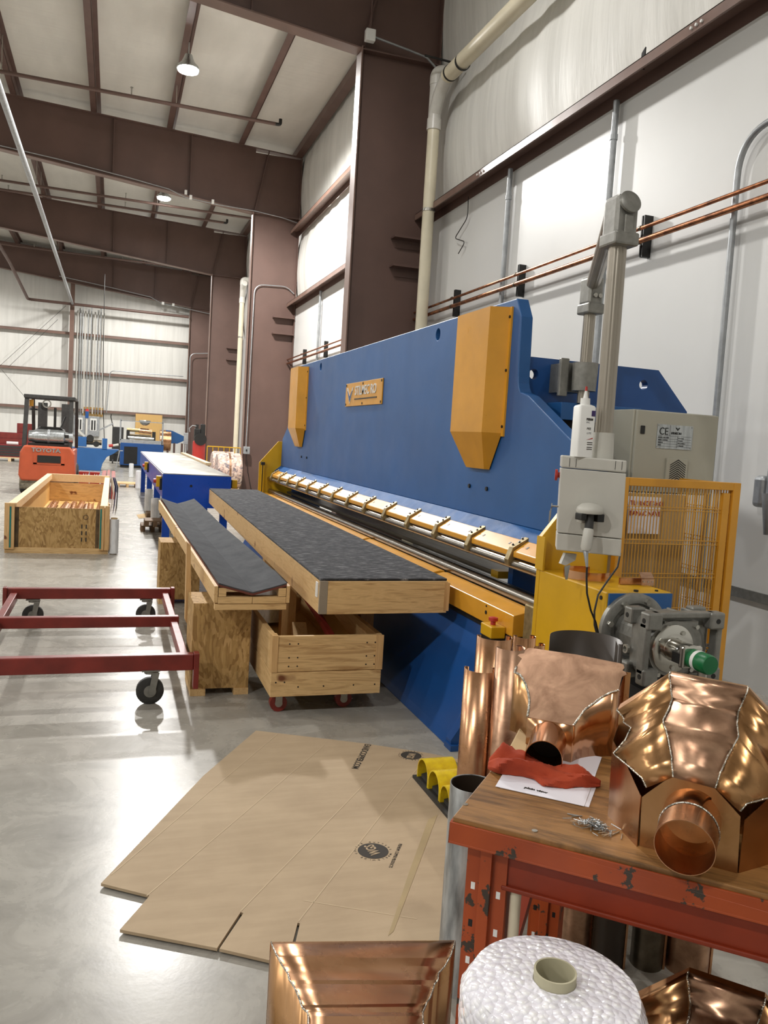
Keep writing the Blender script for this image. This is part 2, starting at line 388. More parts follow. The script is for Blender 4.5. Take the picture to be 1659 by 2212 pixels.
def isect(mb, pts):  # helper: nothing but boxes
    for q in pts: mb.box(*q)
    return mb
lab = {2.31: 'brown steel column nearest the camera, beyond the right edge', 11.84: 'tall brown steel column rising right behind the blue folding machine', 21.37: 'brown steel column beyond the far end of the folding machine, with thin conduit and switch box',
       30.43: 'brown steel column behind the cream downpipe of the third bay', 39.15: 'farthest brown steel column in the corner by the end wall', -7.2: 'brown steel column behind the camera'}
blab = {2.31: 'brown roof beam right above the camera', 11.84: 'nearest brown roof beam, crossing the top edge of the photo', 21.37: 'second brown roof beam, deepest across the upper left',
        30.43: 'third brown roof beam, below and beyond the second lamp', 39.15: 'farthest brown roof beam in front of the end wall'}
for y in YC[2:]:
    c = thing('steel_column', lab[y], 'column', (3.7, y, 0), 'brown steel wall columns')
    obj('web', MB().box(XF+.02, WX-.03, y-.008, y+.008, 0, 8.55), 'brown', c)
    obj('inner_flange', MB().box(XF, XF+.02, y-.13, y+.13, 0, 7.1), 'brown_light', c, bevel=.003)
    obj('outer_flange', MB().box(WX-.03, WX-.012, y-.13, y+.13, 0, 8.55), 'brown', c)
    obj('stiffener', MB().box(XF+.02, WX-.03, y-.13, y-.008, 7.05, 7.07), 'brown', c)
    obj('stiffener', MB().prism([(XF+.03, y-.1, 7.1), (XF+.05, y-.1, 7.1), (XF+.35, y-.1, 8.6), (XF+.33, y-.1, 8.6)], (0, .09, 0)), 'brown', c)
    if y < 35:
        for z in (4.56, 4.15):
            obj('bracket', MB().box(3.78, WX-.04, y-.2, y-.008, z-.012, z+.012).prism([(3.78, y-.02, z), (WX-.04, y-.02, z), (WX-.04, y-.02, z-.13), (3.85, y-.02, z-.13)], (0, .01, 0)), 'brown', c)
    b = thing('roof_beam', blab[y], 'beam', (XF, y, 7.07), 'brown roof beams')
    xs = [XF, -6, -20]; bot = lambda x: 7.07+.105*(XF-max(x, -6.))
    poly = [(XF+.02, y-.008, bot(XF)), (-6, y-.008, bot(-6)), (-19.9, y-.008, bot(-6)), (-19.9, y-.008, beamtop(-19.9)), (XF+.02, y-.008, beamtop(XF))]
    obj('web', MB().prism(poly, (0, .016, 0)), 'brown', b)
    fl = MB()
    fl.bar((XF, y, bot(XF)), (-6, y, bot(-6)), .24, .02).bar((-6, y, bot(-6)), (-19.9, y, bot(-6)), .24, .02)
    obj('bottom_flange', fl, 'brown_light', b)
    obj('top_flange', MB().bar((WX-.03, y, beamtop(WX)), (-19.9, y, beamtop(-19.9)), .24, .02), 'brown', b)
    st = MB()
    for x in (1.6, .1, -1.4, -2.9, -4.4): st.box(x-.008, x+.008, y-.1, y-.008, bot(x)+.02, beamtop(x)-.02)
    obj('stiffener', MB().box(1.592, 1.608, y-.1, y-.008, bot(1.6)+.02, beamtop(1.6)-.02), 'brown', b)
    obj('stiffener', MB().box(-.2, -.184, y-.1, y-.008, bot(-.2)+.02, beamtop(-.2)-.02), 'brown', b)
k = 0
pl = ['roof purlin nearest the right wall, passing over its eave', 'roof purlin through the bright near lamp', 'third roof purlin from the right wall', 'fourth roof purlin from the right wall', 'fifth roof purlin from the right wall, at the left edge']
for k in range(9):
    x = 2.85-1.72*k; z = beamtop(x)+.011
    m = MB().box(x-.004, x+.004, -9.4, 39.7, z, z+.2).box(x-.13, x+.004, -9.4, 39.7, z, z+.006).box(x-.004, x+.09, -9.4, 39.7, z+.194, z+.2)
    tag(obj('roof_purlin', m, 'brown'), pl[k] if k < 5 else 'roof purlin far out over the left half of the hall', 'purlin', 'brown roof purlins')
tag(obj('eave_strut', MB().box(WX-.2, WX-.02, -9.4, 39.7, 8.58, 8.6).box(WX-.2, WX-.19, -9.4, 39.7, 8.6, 8.75), 'brown'), 'brown eave strut along the top of the right wall', 'beam')
# wall girts
def girt(y0, y1, z, lb):
    g = thing('wall_girt', lb, 'girt', (WX, (y0+y1)/2, z), 'brown wall girts')
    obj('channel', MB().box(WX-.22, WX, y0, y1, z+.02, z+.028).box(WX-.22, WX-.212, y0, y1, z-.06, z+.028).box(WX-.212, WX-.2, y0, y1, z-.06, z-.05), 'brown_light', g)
    obj('web', MB().box(WX-.008, WX-.0, y0, y1, z-.1, z+.02), 'brown', g)
    return g
g1 = girt(-9, 11.82, 4.92, 'brown girt on the wall above the copper pipes')
obj('bolt_head', MB().cyl((WX-.235, 9.6, 4.9), (WX-.218, 9.6, 4.9), .012).cyl((WX-.235, 9.52, 4.9), (WX-.218, 9.52, 4.9), .012).cyl((WX-.235, 9.44, 4.9), (WX-.218, 9.44, 4.9), .012), 'white', g1)
obj('bolt_head', MB().cyl((WX-.235, 5.65, 4.9), (WX-.218, 5.65, 4.9), .012).cyl((WX-.235, 5.59, 4.9), (WX-.218, 5.59, 4.9), .012).cyl((WX-.235, 5.53, 4.9), (WX-.218, 5.53, 4.9), .012), 'white', g1)
girt(11.86, 21.35, 4.92, 'lower brown girt of the second bay, left of the near column')
girt(11.86, 21.35, 6.75, 'upper brown girt of the second bay, left of the near column')
for z, lb in ((5.5, 'upper brown girt across the end wall'), (3.83, 'middle brown girt across the end wall'), (2.17, 'lower brown girt across the end wall')):
    g = thing('wall_girt', lb, 'girt', (-6, 39.6, z), 'brown wall girts')
    obj('channel', MB().box(-19.9, WX-.05, 39.53, 39.73, z+.02, z+.028).box(-19.9, WX-.05, 39.53, 39.538, z-.09, z+.028), 'brown_light', g)
    obj('lip', MB().box(-19.9, WX-.05, 39.538, 39.56, z-.09, z-.08), 'brown', g)
for x, lb in ((-1.85, 'brown end wall post behind the forklift'), (-9.5, 'brown end wall post beyond the left edge')):
    e = thing('end_wall_post', lb, 'column', (x, 39.4, 0))
    obj('web', MB().box(x-.01, x+.01, 39.3, 39.5, 0, 8.9), 'brown', e); obj('flange', MB().box(x-.09, x+.09, 39.28, 39.3, 0, 8.9), 'brown_light', e)
# lamps
def lamp(x, y, lb, k=1.):
    z = 8.25; t = thing('high_bay_lamp', lb, 'lamp', (x, y, z), 'high bay lamps')
    obj('housing', MB().lathe((x, y, z), [(.07, .26), (.09, .2), (.13, .12), (.2, .05), (.21, .0), (.19, -.005)], 24), 'alu', t, True)
    obj('hanger', MB().cyl((x, y, z+.26), (x, y, roofz(x)+.02), .012), 'alu', t)
    obj('lens', MB().lathe((x, y, z-.012), [(.185, .0), (.185, -.02), (.12, -.045), (.01, -.05)], 24), 'lamp', t, True)
    ld = bpy.data.lights.new('lamp_light', 'SPOT'); ld.spot_size = math.radians(165); ld.spot_blend = .35; ld.shadow_soft_size = .16; ld.energy = LAMP_W; ld.color = (1, .978, .945)
    lo = bpy.data.objects.new('lamp_light', ld); COL.objects.link(lo); lo.location = (0, 0, -.26); ld.energy *= k; lo.parent = t
LAMP_W = 1800
lamp(1.12, 16.5, 'nearest bright lamp under the roof', 1.75); lamp(1.2, 25.7, 'second bright lamp, beyond the second roof beam', .85)
lamp(1.12, 35.0, 'lamp hidden behind the third roof beam', .7); lamp(1.1, -2.2, 'lamp behind the camera', .16); lamp(1.1, 7.2, 'lamp above the near part of the machine, out of the frame', .19)
for x in (-6.5, -14.0):
    for y in (-2.2, 7.2, 16.5, 25.7, 35.0): lamp(x, y, 'unseen lamp added to light the hall from its left half', .55 if y < 0 else .32 if y < 10 else .42)  # unseen lamp rows, added to give the hall its general light
# sprinkler lines
def sprinkler(x1, y, lb, z=8.32, x0=-12):
    t = thing('sprinkler_pipe', lb, 'pipe', (x1, y, z), 'dark sprinkler pipes under the roof')
    obj('pipe', MB().cyl((x0, y, z+.15), (x1, y, z), .038, n=12), 'brown', t, True)
    obj('end_elbow', MB().tube(bend([(x1, y, z), (x1+.11, y, z), (x1+.11, y, z+.12)], .05), .036, 12), 'black', t, True)
    for q in (-3.2, .15):
        obj('sprinkler_head', MB().cyl((q, y, z+.05), (q, y, z+.22), .012).cyl((q, y, z+.2), (q, y, z+.21), .03), 'zinc', t)
        obj('hanger', MB().cyl((q+.9, y, z), (q+.9, y, roofz(q)), .008), 'zinc', t)
sprinkler(3.15, 18.6, 'dark sprinkler pipe under the roof beyond the near lamp')
sprinkler(3.2, 27.9, 'dark sprinkler pipe under the roof, farther of the pair at the second lamp'); sprinkler(3.95, 26.4, 'dark sprinkler pipe under the roof, nearer of the pair at the second lamp', 8.2)
sprinkler(3.2, 36.5, 'dark sprinkler pipe under the roof of the last bay')
tag(obj('fire_main_pipe', MB().cyl((-3.5, 38.9, 6.68), (3.1, 38.9, 6.62), .06).tube(bend([(-3.5, 38.9, 6.68), (-3.62, 38.9, 6.7), (-3.8, 34, 7.3), (-3.9, 30, 7.5)], .1), .06), 'brown', None, True), 'dark horizontal main pipe across the top of the end wall', 'pipe')
tag(obj('long_conduit', MB().tube([(-1.8, 8, 6.55), (-1.8, 20, 6.6), (-1.83, 39.2, 6.68)], .055, 12), 'galv', None, True), 'long light grey pipe running down the hall under the roof beams', 'pipe')
# cables on beams / near column
c = thing('beam_cable', 'grey cable along the underside of the second roof beam with small white clips', 'cable', (0, 21.2, 7.1))
obj('cable', MB().tube([(4.3, 21.22, 6.95), (3.9, 21.22, 7.03), (3.2, 21.22, 7.1), (2.3, 21.22, 7.12), (1.5, 21.22, 7.18), (1.1, 21.22, 7.32), (.2, 21.22, 7.44), (-1.4, 21.22, 7.62), (-3.6, 21.22, 7.8)], .012, 8), 'galv', c, True)
for x, z in ((2.15, 7.17), (1.62, 7.2), (1.5, 7.3)): obj('clip', MB().box(x-.03, x+.03, 21.19, 21.25, z-.05, z+.05), 'white', c)
c = thing('beam_cable', 'grey cable along the underside of the farthest roof beam', 'cable', (0, 38.95, 7.0))
obj('cable', MB().tube([(4.2, 38.98, 6.85), (3.1, 38.98, 6.98), (1.9, 38.98, 7.1), (1.4, 38.98, 7.34), (-.2, 38.98, 7.55), (-2.4, 38.98, 7.8)], .018, 8), 'galv', c, True)
for x, z in ((1.95, 7.12), (2.4, 7.1)): obj('clip', MB().box(x-.05, x+.05, 38.95, 39.0, z-.06, z+.06), 'white', c)
c = thing('column_conduit', 'thin white conduit bent down the column beyond the folding machine, with its switch box', 'conduit', (3.3, 21.3, 1.1))
obj('conduit', MB().tube(bend([(4.3, 21.3, 5.2), (4.1, 21.3, 5.36), (3.28, 21.3, 5.33), (3.235, 21.2, 1.2)], .25), .014, 8), 'galv', c, True)
obj('switch_box', MB().box(3.17, 3.33, 21.14, 21.22, 1.05, 1.24), 'galv', c, bevel=.01); obj('switch', MB().box(3.23, 3.26, 21.12, 21.14, 1.12, 1.17), 'black', c)
obj('lower_cable', MB().tube([(3.25, 21.2, 1.05), (3.3, 21.15, .6), (3.42, 21.1, .1)], .008, 6), 'black', c, True)
tag(obj('column_conduit', MB().tube(bend([(3.27, 38.9, .6), (3.22, 38.9, 5.0), (4.2, 38.9, 5.1)], .25), .02, 8), 'galv', None, True), 'thin conduit bent over the farthest column', 'conduit')
c = thing('junction_box', 'small white junction box on the near column knee with a grey cable to the wall', 'box', (3.22, 11.6, 7.1))
obj('box', MB().box(3.16, 3.30, 11.56, 11.66, 7.12, 7.28), 'white', c, bevel=.012)
obj('cable', MB().tube([(3.30, 11.62, 7.2), (3.8, 11.66, 7.15), (4.1, 11.66, 7.1), (4.3, 11.66, 6.95)], .016, 8), 'galv', c, True)
obj('riser', MB().cyl((3.23, 11.6, 7.28), (3.23, 11.6, 8.5), .012), 'brown', c)
# PVC drain pipes
def downpipe(x, y, z1, lb, near):
    t = thing('drain_pipe', lb, 'pipe', (x, y, 0), 'cream drain pipes beside the columns')
    obj('pipe', MB().cyl((x, y, .02), (x, y, z1-.6), .083, n=24), 'pvc', t, True)
    obj('coupling', MB().cyl((x, y, z1-.6), (x, y, z1-.45), .098, n=24), 'pvc_white', t, True)
    obj('wye_fitting', MB().tube([(x, y, z1-.45), (x, y, z1)], .088, 20).tube(bend([(x, y, z1-.38), (x-.0, y-.18, z1-.12), (x, y-.5, z1-.02)], .12), .088, 20), 'pvc_white', t, True)
    obj('top_elbow', MB().tube(bend([(x, y, z1), (x, y, z1+.18), (x+.25, y+.02, z1+.2)], .16, 10), .095, 20), 'pvc_white', t, True)
    obj('strap', MB().ring((x, y, 4.82), (x, y, 4.86), .09, .08), 'zinc', t); obj('strap_tab', MB().box(x+.08, WX-.2, y-.02, y+.02, 4.82, 4.85), 'zinc', t)
    if near:
        obj('branch_pipe', MB().cyl((x, y-.42, z1-.03), (x+.02, -6, z1-.25), .1, n=24), 'pvc', t, True)
        obj('band', MB().ring((x, y-.5, z1-.03), (x, y-.53, z1-.03), .107, .098), 'black', t); obj('band', MB().ring((x, y-.9, z1-.05), (x, y-.93, z1-.05), .107, .098), 'black', t)
        obj('hanger', MB().tube(bend([(x-.3, y-.3, z1+.22), (x+.25, y-.3, z1+.2)], .1), .015, 8), 'black', t)
downpipe(4.09, 11.15, 6.52, 'thick cream drain pipe against the wall right of the near column', True)
downpipe(4.06, 29.0, 6.6, 'cream drain pipe far down the wall, left of the second column', False)
# conduits, copper lines and struts on the right wall
def wallconduit(y, z0, z1, lb):
    t = thing('wall_conduit', lb, 'conduit', (WX-.05, y, z0), 'grey conduits on the white wall')
    obj('conduit', MB().cyl((WX-.06, y, z0), (WX-.06, y, z1), .03, n=14), 'galv', t, True)
    obj('coupling', MB().cyl((WX-.06, y, z1-.35), (WX-.06, y, z1-.3), .036, n=14), 'galv', t, True)
wallconduit(9.02, .8, 4.83, 'grey conduit on the wall above the top edge of the blue plate'); wallconduit(6.88, .8, 4.83, 'grey conduit on the wall right behind the jointed arm'); wallconduit(18.3, .8, 4.83, 'grey conduit on the wall of the second bay')
tag(obj('wall_conduit', MB().tube(bend([(WX-.05, 5.17, .6), (WX-.05, 5.19, 3.98), (WX-.05, 4.3, 4.02), (WX-.05, 2.6, 4.05)], .3, 10), .024, 14), 'galv', None, True), 'bent grey conduit at the right edge of the wall', 'conduit', 'grey conduits on the white wall')
e = thing('electrical_box', 'grey electrical fitting on the white wall at the right edge', 'box', (WX, 4.55, 1.3))
obj('conduit_body', MB().box(WX-.12, WX-.02, 4.56, 4.66, 1.3, 1.52), 'galv', e, bevel=.03, seg=3); obj('conduit', MB().cyl((WX-.06, 4.52, 1.4), (WX-.06, 4.52, 2.5), .05), 'galv', e, True); obj('plug', MB().cyl((WX-.08, 4.52, 1.4), (WX-.09, 4.5, 1.12), .06, .03), 'galv', e, True)
tag(obj('copper_pipe', MB().cyl((WX-.13, -4, 3.545), (WX-.13, 11.82, 3.53), .016, n=12), 'copper_pipe', None, True), 'thinner upper copper pipe along the white wall', 'pipe', 'copper pipes on the near wall')
tag(obj('copper_pipe', MB().cyl((WX-.13, -4, 3.43), (WX-.13, 11.82, 3.43), .024, n=12), 'copper_pipe', None, True), 'thicker lower copper pipe along the white wall', 'pipe', 'copper pipes on the near wall')
tag(obj('copper_pipe', MB().cyl((WX-.13, 11.86, 3.53), (WX-.13, 21.35, 3.53), .016, n=12), 'copper_pipe', None, True), 'upper copper pipe on the wall left of the near column', 'pipe', 'copper pipes in the second bay')
tag(obj('copper_pipe', MB().cyl((WX-.13, 11.86, 3.43), (WX-.13, 21.35, 3.43), .024, n=12), 'copper_pipe', None, True), 'lower copper pipe on the wall left of the near column', 'pipe', 'copper pipes in the second bay')
for y, lb in ((10.42, 'black strut holding the copper pipes beside the drain pipe'), (8.58, 'black strut holding the copper pipes above the right yellow cover'), (6.27, 'black strut holding the copper pipes right of the jointed arm'), (19.7, 'black strut farther left on the second bay wall'), (17.6, 'black strut nearer the column on the second bay wall')):
    t = thing('pipe_strut', lb, 'bracket', (WX-.06, y, 3.3), 'black pipe struts')
    obj('channel', MB().box(WX-.07, WX, y-.022, y+.022, 3.31, 3.66).box(WX-.085, WX-.07, y-.022, y-.008, 3.31, 3.66).box(WX-.085, WX-.07, y+.008, y+.022, 3.31, 3.66), 'black', t)
    for z, r in ((3.538, .02), (3.43, .028)): obj('clamp', MB().ring((WX-.13, y-.05, z), (WX-.13, y-.02, z), r, r-.006, 16), 'steel_dark', t)
tag(obj('hanging_wire', MB().tube(bend([P(1012, 425, 'x', 4.3), P(1010, 470, 'x', 4.3), P(982, 515, 'x', 4.3), P(1005, 522, 'x', 4.3), P(990, 548, 'x', 4.3)], .08), .006, 6), 'black', None, True), 'thin wire hanging in a loop below the girt', 'wire')
tr = [P(a, b, 'x', 4.26) for a, b in ((1394, 101), (1392, 125), (1390, 150), (1380, 150), (1374, 138), (1384, 133), (1386, 115))]
tag(obj('insulation_tear', MB().prism(tr, (.012, 0, 0)), 'dark'), 'dark tear in the white wall insulation above the girt', 'tear')
# end wall fittings
cond = [(-1.62, .03), (-1.5, .025), (-1.41, .02), (-1.3, .03), (-1.18, .02), (-1.05, .02), (-.9, .03), (-.78, .02), (-.66, .025), (-.52, .02)]
for i, (x, r) in enumerate(cond):
    tag(obj('end_wall_conduit', MB().cyl((x, 39.5, 2.0), (x, 39.5, 6.5+.1*(i % 3)), r, n=8), 'galv' if i % 3 else 'pvc_white', None, True), 'grey conduit rising up the end wall from the breaker boxes', 'conduit', 'conduits on the end wall')
tag(obj('drop_cable', MB().tube([(-.5, 36, 7.6), (-.48, 36, 5), (-.42, 36, 2.4), (-.32, 36, .9)], .014, 8), 'black', None, True), 'black cable dropping from the roof to the far machines', 'cable')
tag(obj('brace_rod', MB().cyl(P(0, 790, 'y', 39.2), P(143, 660, 'y', 39.2), .008, n=6), 'rubber'), 'upper diagonal brace rod on the end wall', 'rod', 'brace rods on the end wall')
tag(obj('brace_rod', MB().cyl(P(18, 793, 'y', 39.0), P(125, 690, 'y', 39.0), .008, n=6), 'rubber'), 'second diagonal brace rod on the end wall', 'rod', 'brace rods on the end wall')
tag(obj('brace_rod', MB().cyl(P(3, 798, 'y', 39.1), P(56, 860, 'y', 39.1), .008, n=6), 'rubber'), 'short diagonal brace rod left of the forklift roof', 'rod', 'brace rods on the end wall')
tag(obj('wall_pipe', MB().tube(bend([(3.0, 39.45, 3.98), (-.2, 39.45, 3.98), (-.3, 39.45, 2.1)], .2), .02, 8), 'galv', None, True), 'bent grey pipe along the middle girt of the end wall', 'pipe')
tag(obj('plywood_sheet', MB().box(.96, 2.13, 39.42, 39.45, 0, 2.14), 'ply'), 'pale plywood sheet upright against the end wall', 'plywood')
tag(obj('backing_board', MB().box(-1.3, -.45, 39.70, 39.74, 1.9, 2.3), 'ply'), 'yellowish wooden board above the breaker boxes', 'board')
for x0, x1, lb in ((-1.68, -1.2, 'left grey breaker box on the end wall'), (-1.1, -.58, 'right grey breaker box on the end wall')):
    t = thing('breaker_box', lb, 'electrical box', ((x0+x1)/2, 39.4, 1.1), 'grey breaker boxes')
    obj('body', MB().box(x0, x1, 39.54, 39.74, 1.0, 1.9), 'galv', t, bevel=.01); xm = (x0+x1)/2
    obj('label_plate', MB().box(xm-.14, xm+.14, 39.525, 39.54, 1.25, 1.8), 'white', t); obj('breaker_strip', MB().box(xm-.09, xm-.02, 39.515, 39.53, 1.28, 1.72), 'black', t); obj('breaker_strip', MB().box(xm+.03, xm+.09, 39.515, 39.53, 1.28, 1.72), 'black', t)
# ================================================================= FOLDING MACHINE
def cut(o, mb):
    me = bpy.data.meshes.new('cutter'); me.from_pydata([v-OFF[o.name] for v in mb.v], [], mb.f)
    bm = bmesh.new(); bm.from_mesh(me); bmesh.ops.recalc_face_normals(bm, faces=bm.faces); bm.to_mesh(me); bm.free()
    c = bpy.data.objects.new('cutter', me); COL.objects.link(c); c.location = o.location
    if o.parent: c.parent = o.parent
    m = o.modifiers.new('cut', 'BOOLEAN'); m.object = c; m.operation = 'DIFFERENCE'; m.solver = 'EXACT'
    bpy.context.view_layer.update()
    nm = bpy.data.meshes.new_from_object(o.evaluated_get(bpy.context.evaluated_depsgraph_get()))
    o.modifiers.remove(m); o.data = nm; bpy.data.objects.remove(c)
m_ = thing('folding_machine', 'big blue and yellow sheet metal folding machine along the white wall', 'machine', (2.3, 7.5, 0))
pl = [(3.56, 1.155), (3.56, 1.54), (3.777, 1.644), (4.33, 1.912)]
pl += [(4.468-.13+.13*math.sin(t), 2.03-.13*math.cos(t)) for t in (.75, 1.0, 1.25, PI/2)]
pl += [(4.484, 2.382), (4.557, 2.497), (11.12, 2.497), (11.2, 2.382), (11.2, 1.78), (11.25, 1.70), (11.55, 1.54), (11.58, 1.155)]
fp = obj('front_plate', MB().prism([(2.27, y, z) for y, z in pl], (.08, 0, 0)), 'blue', m_, bevel=.006)
cutm = MB()
for y in (5.815, 9.478): cutm.cyl((2.2, y, 2.41), (2.42, y, 2.41), .045)
cut(fp, cutm)
hb = MB()
for y, z in ((5.05, 1.335), (4.78, 1.337), (9.95, 1.335), (10.25, 1.335)): hb.cyl((2.262, y, z), (2.272, y, z), .014, n=10)
for i in range(4): obj('plate_bolt', MB().cyl((2.26, (5.05, 4.78, 9.95, 10.25)[i], 1.336), (2.272, (5.05, 4.78, 9.95, 10.25)[i], 1.336), .014, n=10), 'black', m_)
obj('clamp_beam', MB().prism([(2.35, 3.54, 1.155), (2.27, 3.54, 1.155), (2.185, 3.54, 1.085), (2.185, 3.54, .99), (2.35, 3.54, .99)], (0, 8.06, 0)), 'blue_bar', m_, bevel=.004)
ys = [3.54]+[4.062+.5565*k for k in range(14)]
for k in range(14):
    y0, y1 = ys[k]+(.022 if k else 0), ys[k+1]-.026
    s = obj('clamp_segment', MB().prism([(2.186, y0, 1.098), (2.10, y0, 1.042), (2.10, y0, 1.010), (2.186, y0, .995)], (0, y1-y0, 0)), 'amber', m_, bevel=.005)
    for q in (.16, .84):
        if y1-y0 > .3: obj('hole', MB().obox((2.143, y0+(y1-y0)*q, 1.0705), (.0075, 0, .005), (0, .008, 0), (-.0008, 0, .0012)), 'black', s)
for k in range(14):
    y = ys[k+1]
    c = obj('clamp_bracket', MB().prism([(2.192, y-.024, 1.118), (2.098, y-.024, 1.062), (2.072, y-.024, .995), (2.078, y-.024, .962), (2.10, y-.024, .955), (2.12, y-.024, 1.01), (2.192, y-.024, 1.08)], (0, .048, 0)), 'brass', m_, bevel=.004)
    for q in (.2, .5, .8): obj('screw', MB().cyl((2.192-.094*q-.001, y+(.01 if q != .5 else -.01), 1.1175-.056*q), (2.19-.094*q-.005, y+(.01 if q != .5 else -.01), 1.123-.056*q), .006, n=8), 'black', c)
obj('upper_roller', MB().cyl((2.118, 3.54, .971), (2.118, 11.6, .971), .030, n=36), 'roller_steel', m_, True)
obj('lower_roller', MB().cyl((2.145, 3.56, .797), (2.145, 11.6, .790), .041, n=40), 'roller_steel', m_, True)
obj('rear_bar', MB().box(2.205, 2.27, 3.56, 11.6, .68, .800), 'steel_dark', m_, bevel=.004)
obj('sheet_bed', MB().box(2.3, 3.0, 4.7, 11.2, .80, .83), 'steel_dark', m_)
obj('bed_edge', MB().box(2.3, 3.0, 4.6, 4.7, .79, .835), 'yellow', m_); obj('bed_leg', MB().box(2.5, 2.58, 4.62, 4.7, 0, .8), 'black', m_)
yb = [3.73, P(933, 1226, 'x', 2.0).y, P(779, 1153, 'x', 2.0).y, 11.55]
for k in range(3):
    y0, y1 = yb[k]+(.03 if k else 0), yb[k+1]-(.03 if k < 2 else 0)
    a = obj('apron_panel', MB().prism([(1.97, y0, .64), (1.97, y0, .75), (2.07, y0, .775), (2.105, y0, .772), (2.105, y0, .64)], (0, y1-y0, 0)), 'amber', m_, bevel=.004)
    if k == 0: obj('hole', MB().cyl((1.967, 4.05, .70), (1.972, 4.05, .70), .011, n=10).cyl((1.967, 4.05, .735), (1.972, 4.05, .735), .006, n=8), 'black', a)
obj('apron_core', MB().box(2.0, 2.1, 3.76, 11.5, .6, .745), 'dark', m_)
e = obj('hinge_block', MB().box(1.985, 2.065, 3.56, 3.65, .45, .832), 'brass', m_, bevel=.006); obj('hole', MB().cyl((2.03, 3.605, .829), (2.03, 3.605, .8332), .02), 'black', e)
obj('base_frame', MB().prism([(2.03, 3.95, .64), (1.76, 3.95, .05), (1.74, 3.95, 0), (2.6, 3.95, 0), (2.6, 3.95, .67), (2.03, 3.95, .67)], (0, 7.5, 0)), 'blue_dark', m_, bevel=.005)
obj('base_gusset', MB().prism([(1.74, 3.885, 0), (1.74, 3.885, .05), (1.93, 3.885, .34), (2.2, 3.885, .34), (2.2, 3.885, 0)], (0, .065, 0)), 'blue_dark', m_)
obj('base_foot', MB().box(1.73, 2.2, 3.86, 3.95, 0, .03), 'blue_dark', m_)
prof = [(1.97, .3), (1.97, 1.19), (2.215, 1.5), (2.345, 1.5), (2.345, .3)]
ne = obj('end_plate', MB().prism([(x, 3.5, z) for x, z in prof], (0, .035, 0)), 'yellow', m_, bevel=.003)
obj('flange_lip', MB().box(1.962, 1.972, 3.46, 3.535, 1.03, 1.19), 'yellow', ne); obj('screw', MB().cyl((2.1, 3.49, 1.2), (2.1, 3.5, 1.2), .008), 'yellow', ne); obj('screw', MB().cyl((2.16, 3.49, 1.2), (2.16, 3.5, 1.2), .008), 'yellow', ne)
fe = obj('end_plate', MB().prism([(x, 11.6, z) for x, z in prof[:1]+[(1.967, 1.19), (2.225, 1.5), (2.6, 1.5), (2.6, .3)]], (0, .03, 0)), 'yellow', m_, bevel=.003)
lc = obj('light_curtain', MB().box(1.99, 2.03, 11.53, 11.59, .6, 1.16), 'yellow', m_); obj('lens_strip', MB().box(2.0, 2.01, 11.525, 11.53, .6, 1.16), 'black', lc); obj('cap', MB().box(1.985, 2.035, 11.525, 11.59, 1.16, 1.2), 'black', lc)
# end drive box with gearbox
db = obj('drive_box', MB().box(1.97, 2.29, 2.925, 3.5, .02, 1.03), 'yellow', m_, bevel=.006)
obj('end_panel', MB().box(1.976, 2.286, 2.915, 2.925, .02, 1.026), 'blue', m_)
obj('screw', MB().cyl((1.966, 2.965, 1.0), (1.971, 2.965, 1.0), .009), 'black', db); obj('screw', MB().cyl((2.12, 2.94, 1.03), (2.12, 2.94, 1.038), .01), 'black', db); obj('screw', MB().cyl((2.23, 2.95, 1.03), (2.23, 2.95, 1.036), .007), 'black', db)
GX, GZ = 2.095, .873
fl = obj('gear_flange', MB().lathe((GX, 2.917, GZ), [(.158, 0), (.158, .022), (.15, .028), (.118, .028), (.11, .012), (.09, .012), (.085, .06), (.01, .06)], 48, (0, -1, 0)), 'cast', m_, True)
for a in (20, 70, 120, 165, 200, 250, 300, 345):
    obj('flange_bolt', MB().cyl((GX+.132*math.cos(math.radians(a)), 2.895, GZ+.132*math.sin(math.radians(a))), (GX+.132*math.cos(math.radians(a)), 2.872, GZ+.132*math.sin(math.radians(a))), .013, n=6), 'zinc', fl)
CX, CZ = 2.10, .876
gb = obj('gearbox', MB().lathe((CX, 2.885, CZ), [(.05, 0), (.10, .01), (.105, .12), (.13, .17), (.13, .25), (.12, .27), (.01, .271)], 16, (0, -1, 0)), 'cast', m_, bevel=.01)
hs = MB().box(CX-.15, CX+.15, 2.62, 2.73, CZ-.115, CZ+.115)
obj('housing', hs, 'cast', gb, bevel=.03, seg=3)
for yy, d in ((2.575, .055), (2.685, .05)):
    for sx in (-1, 1):
        for sz in (-1, 1):
            lx, lz = CX+sx*.143, CZ+sz*.108
            lg = obj('foot_lug', MB().box(lx-.033, lx+.033, yy, yy+d, lz-.033, lz+.033), 'cast', gb, bevel=.008)
            if sx < 0: obj('bolt_hole', MB().cyl((lx-.0345, yy+d/2, lz), (lx-.032, yy+d/2, lz), .01, n=10), 'black', lg)
            elif yy < 2.7: obj('bolt_hole', MB().cyl((lx, yy-.0015, lz), (lx, yy+.001, lz), .01, n=10), 'black', lg)
rim = MB().box(CX-.14, CX+.14, 2.585, 2.625, CZ+.118, CZ+.141).box(CX-.14, CX+.14, 2.585, 2.625, CZ-.141, CZ-.118).box(CX-.176, CX-.15, 2.585, 2.63, CZ-.1, CZ+.1).box(CX+.15, CX+.176, 2.585, 2.63, CZ-.1, CZ+.1)
obj('front_frame', rim, 'cast', gb, bevel=.006)
rb = MB()
for dx in (-.09, -.05, .03, .1): rb.box(CX+dx-.006, CX+dx+.006, 2.63, 2.74, CZ+.11, CZ+.13)
rb.box(CX-.13, CX+.13, 2.66, 2.672, CZ+.11, CZ+.132); obj('top_rib', rb, 'cast', gb, bevel=.004)
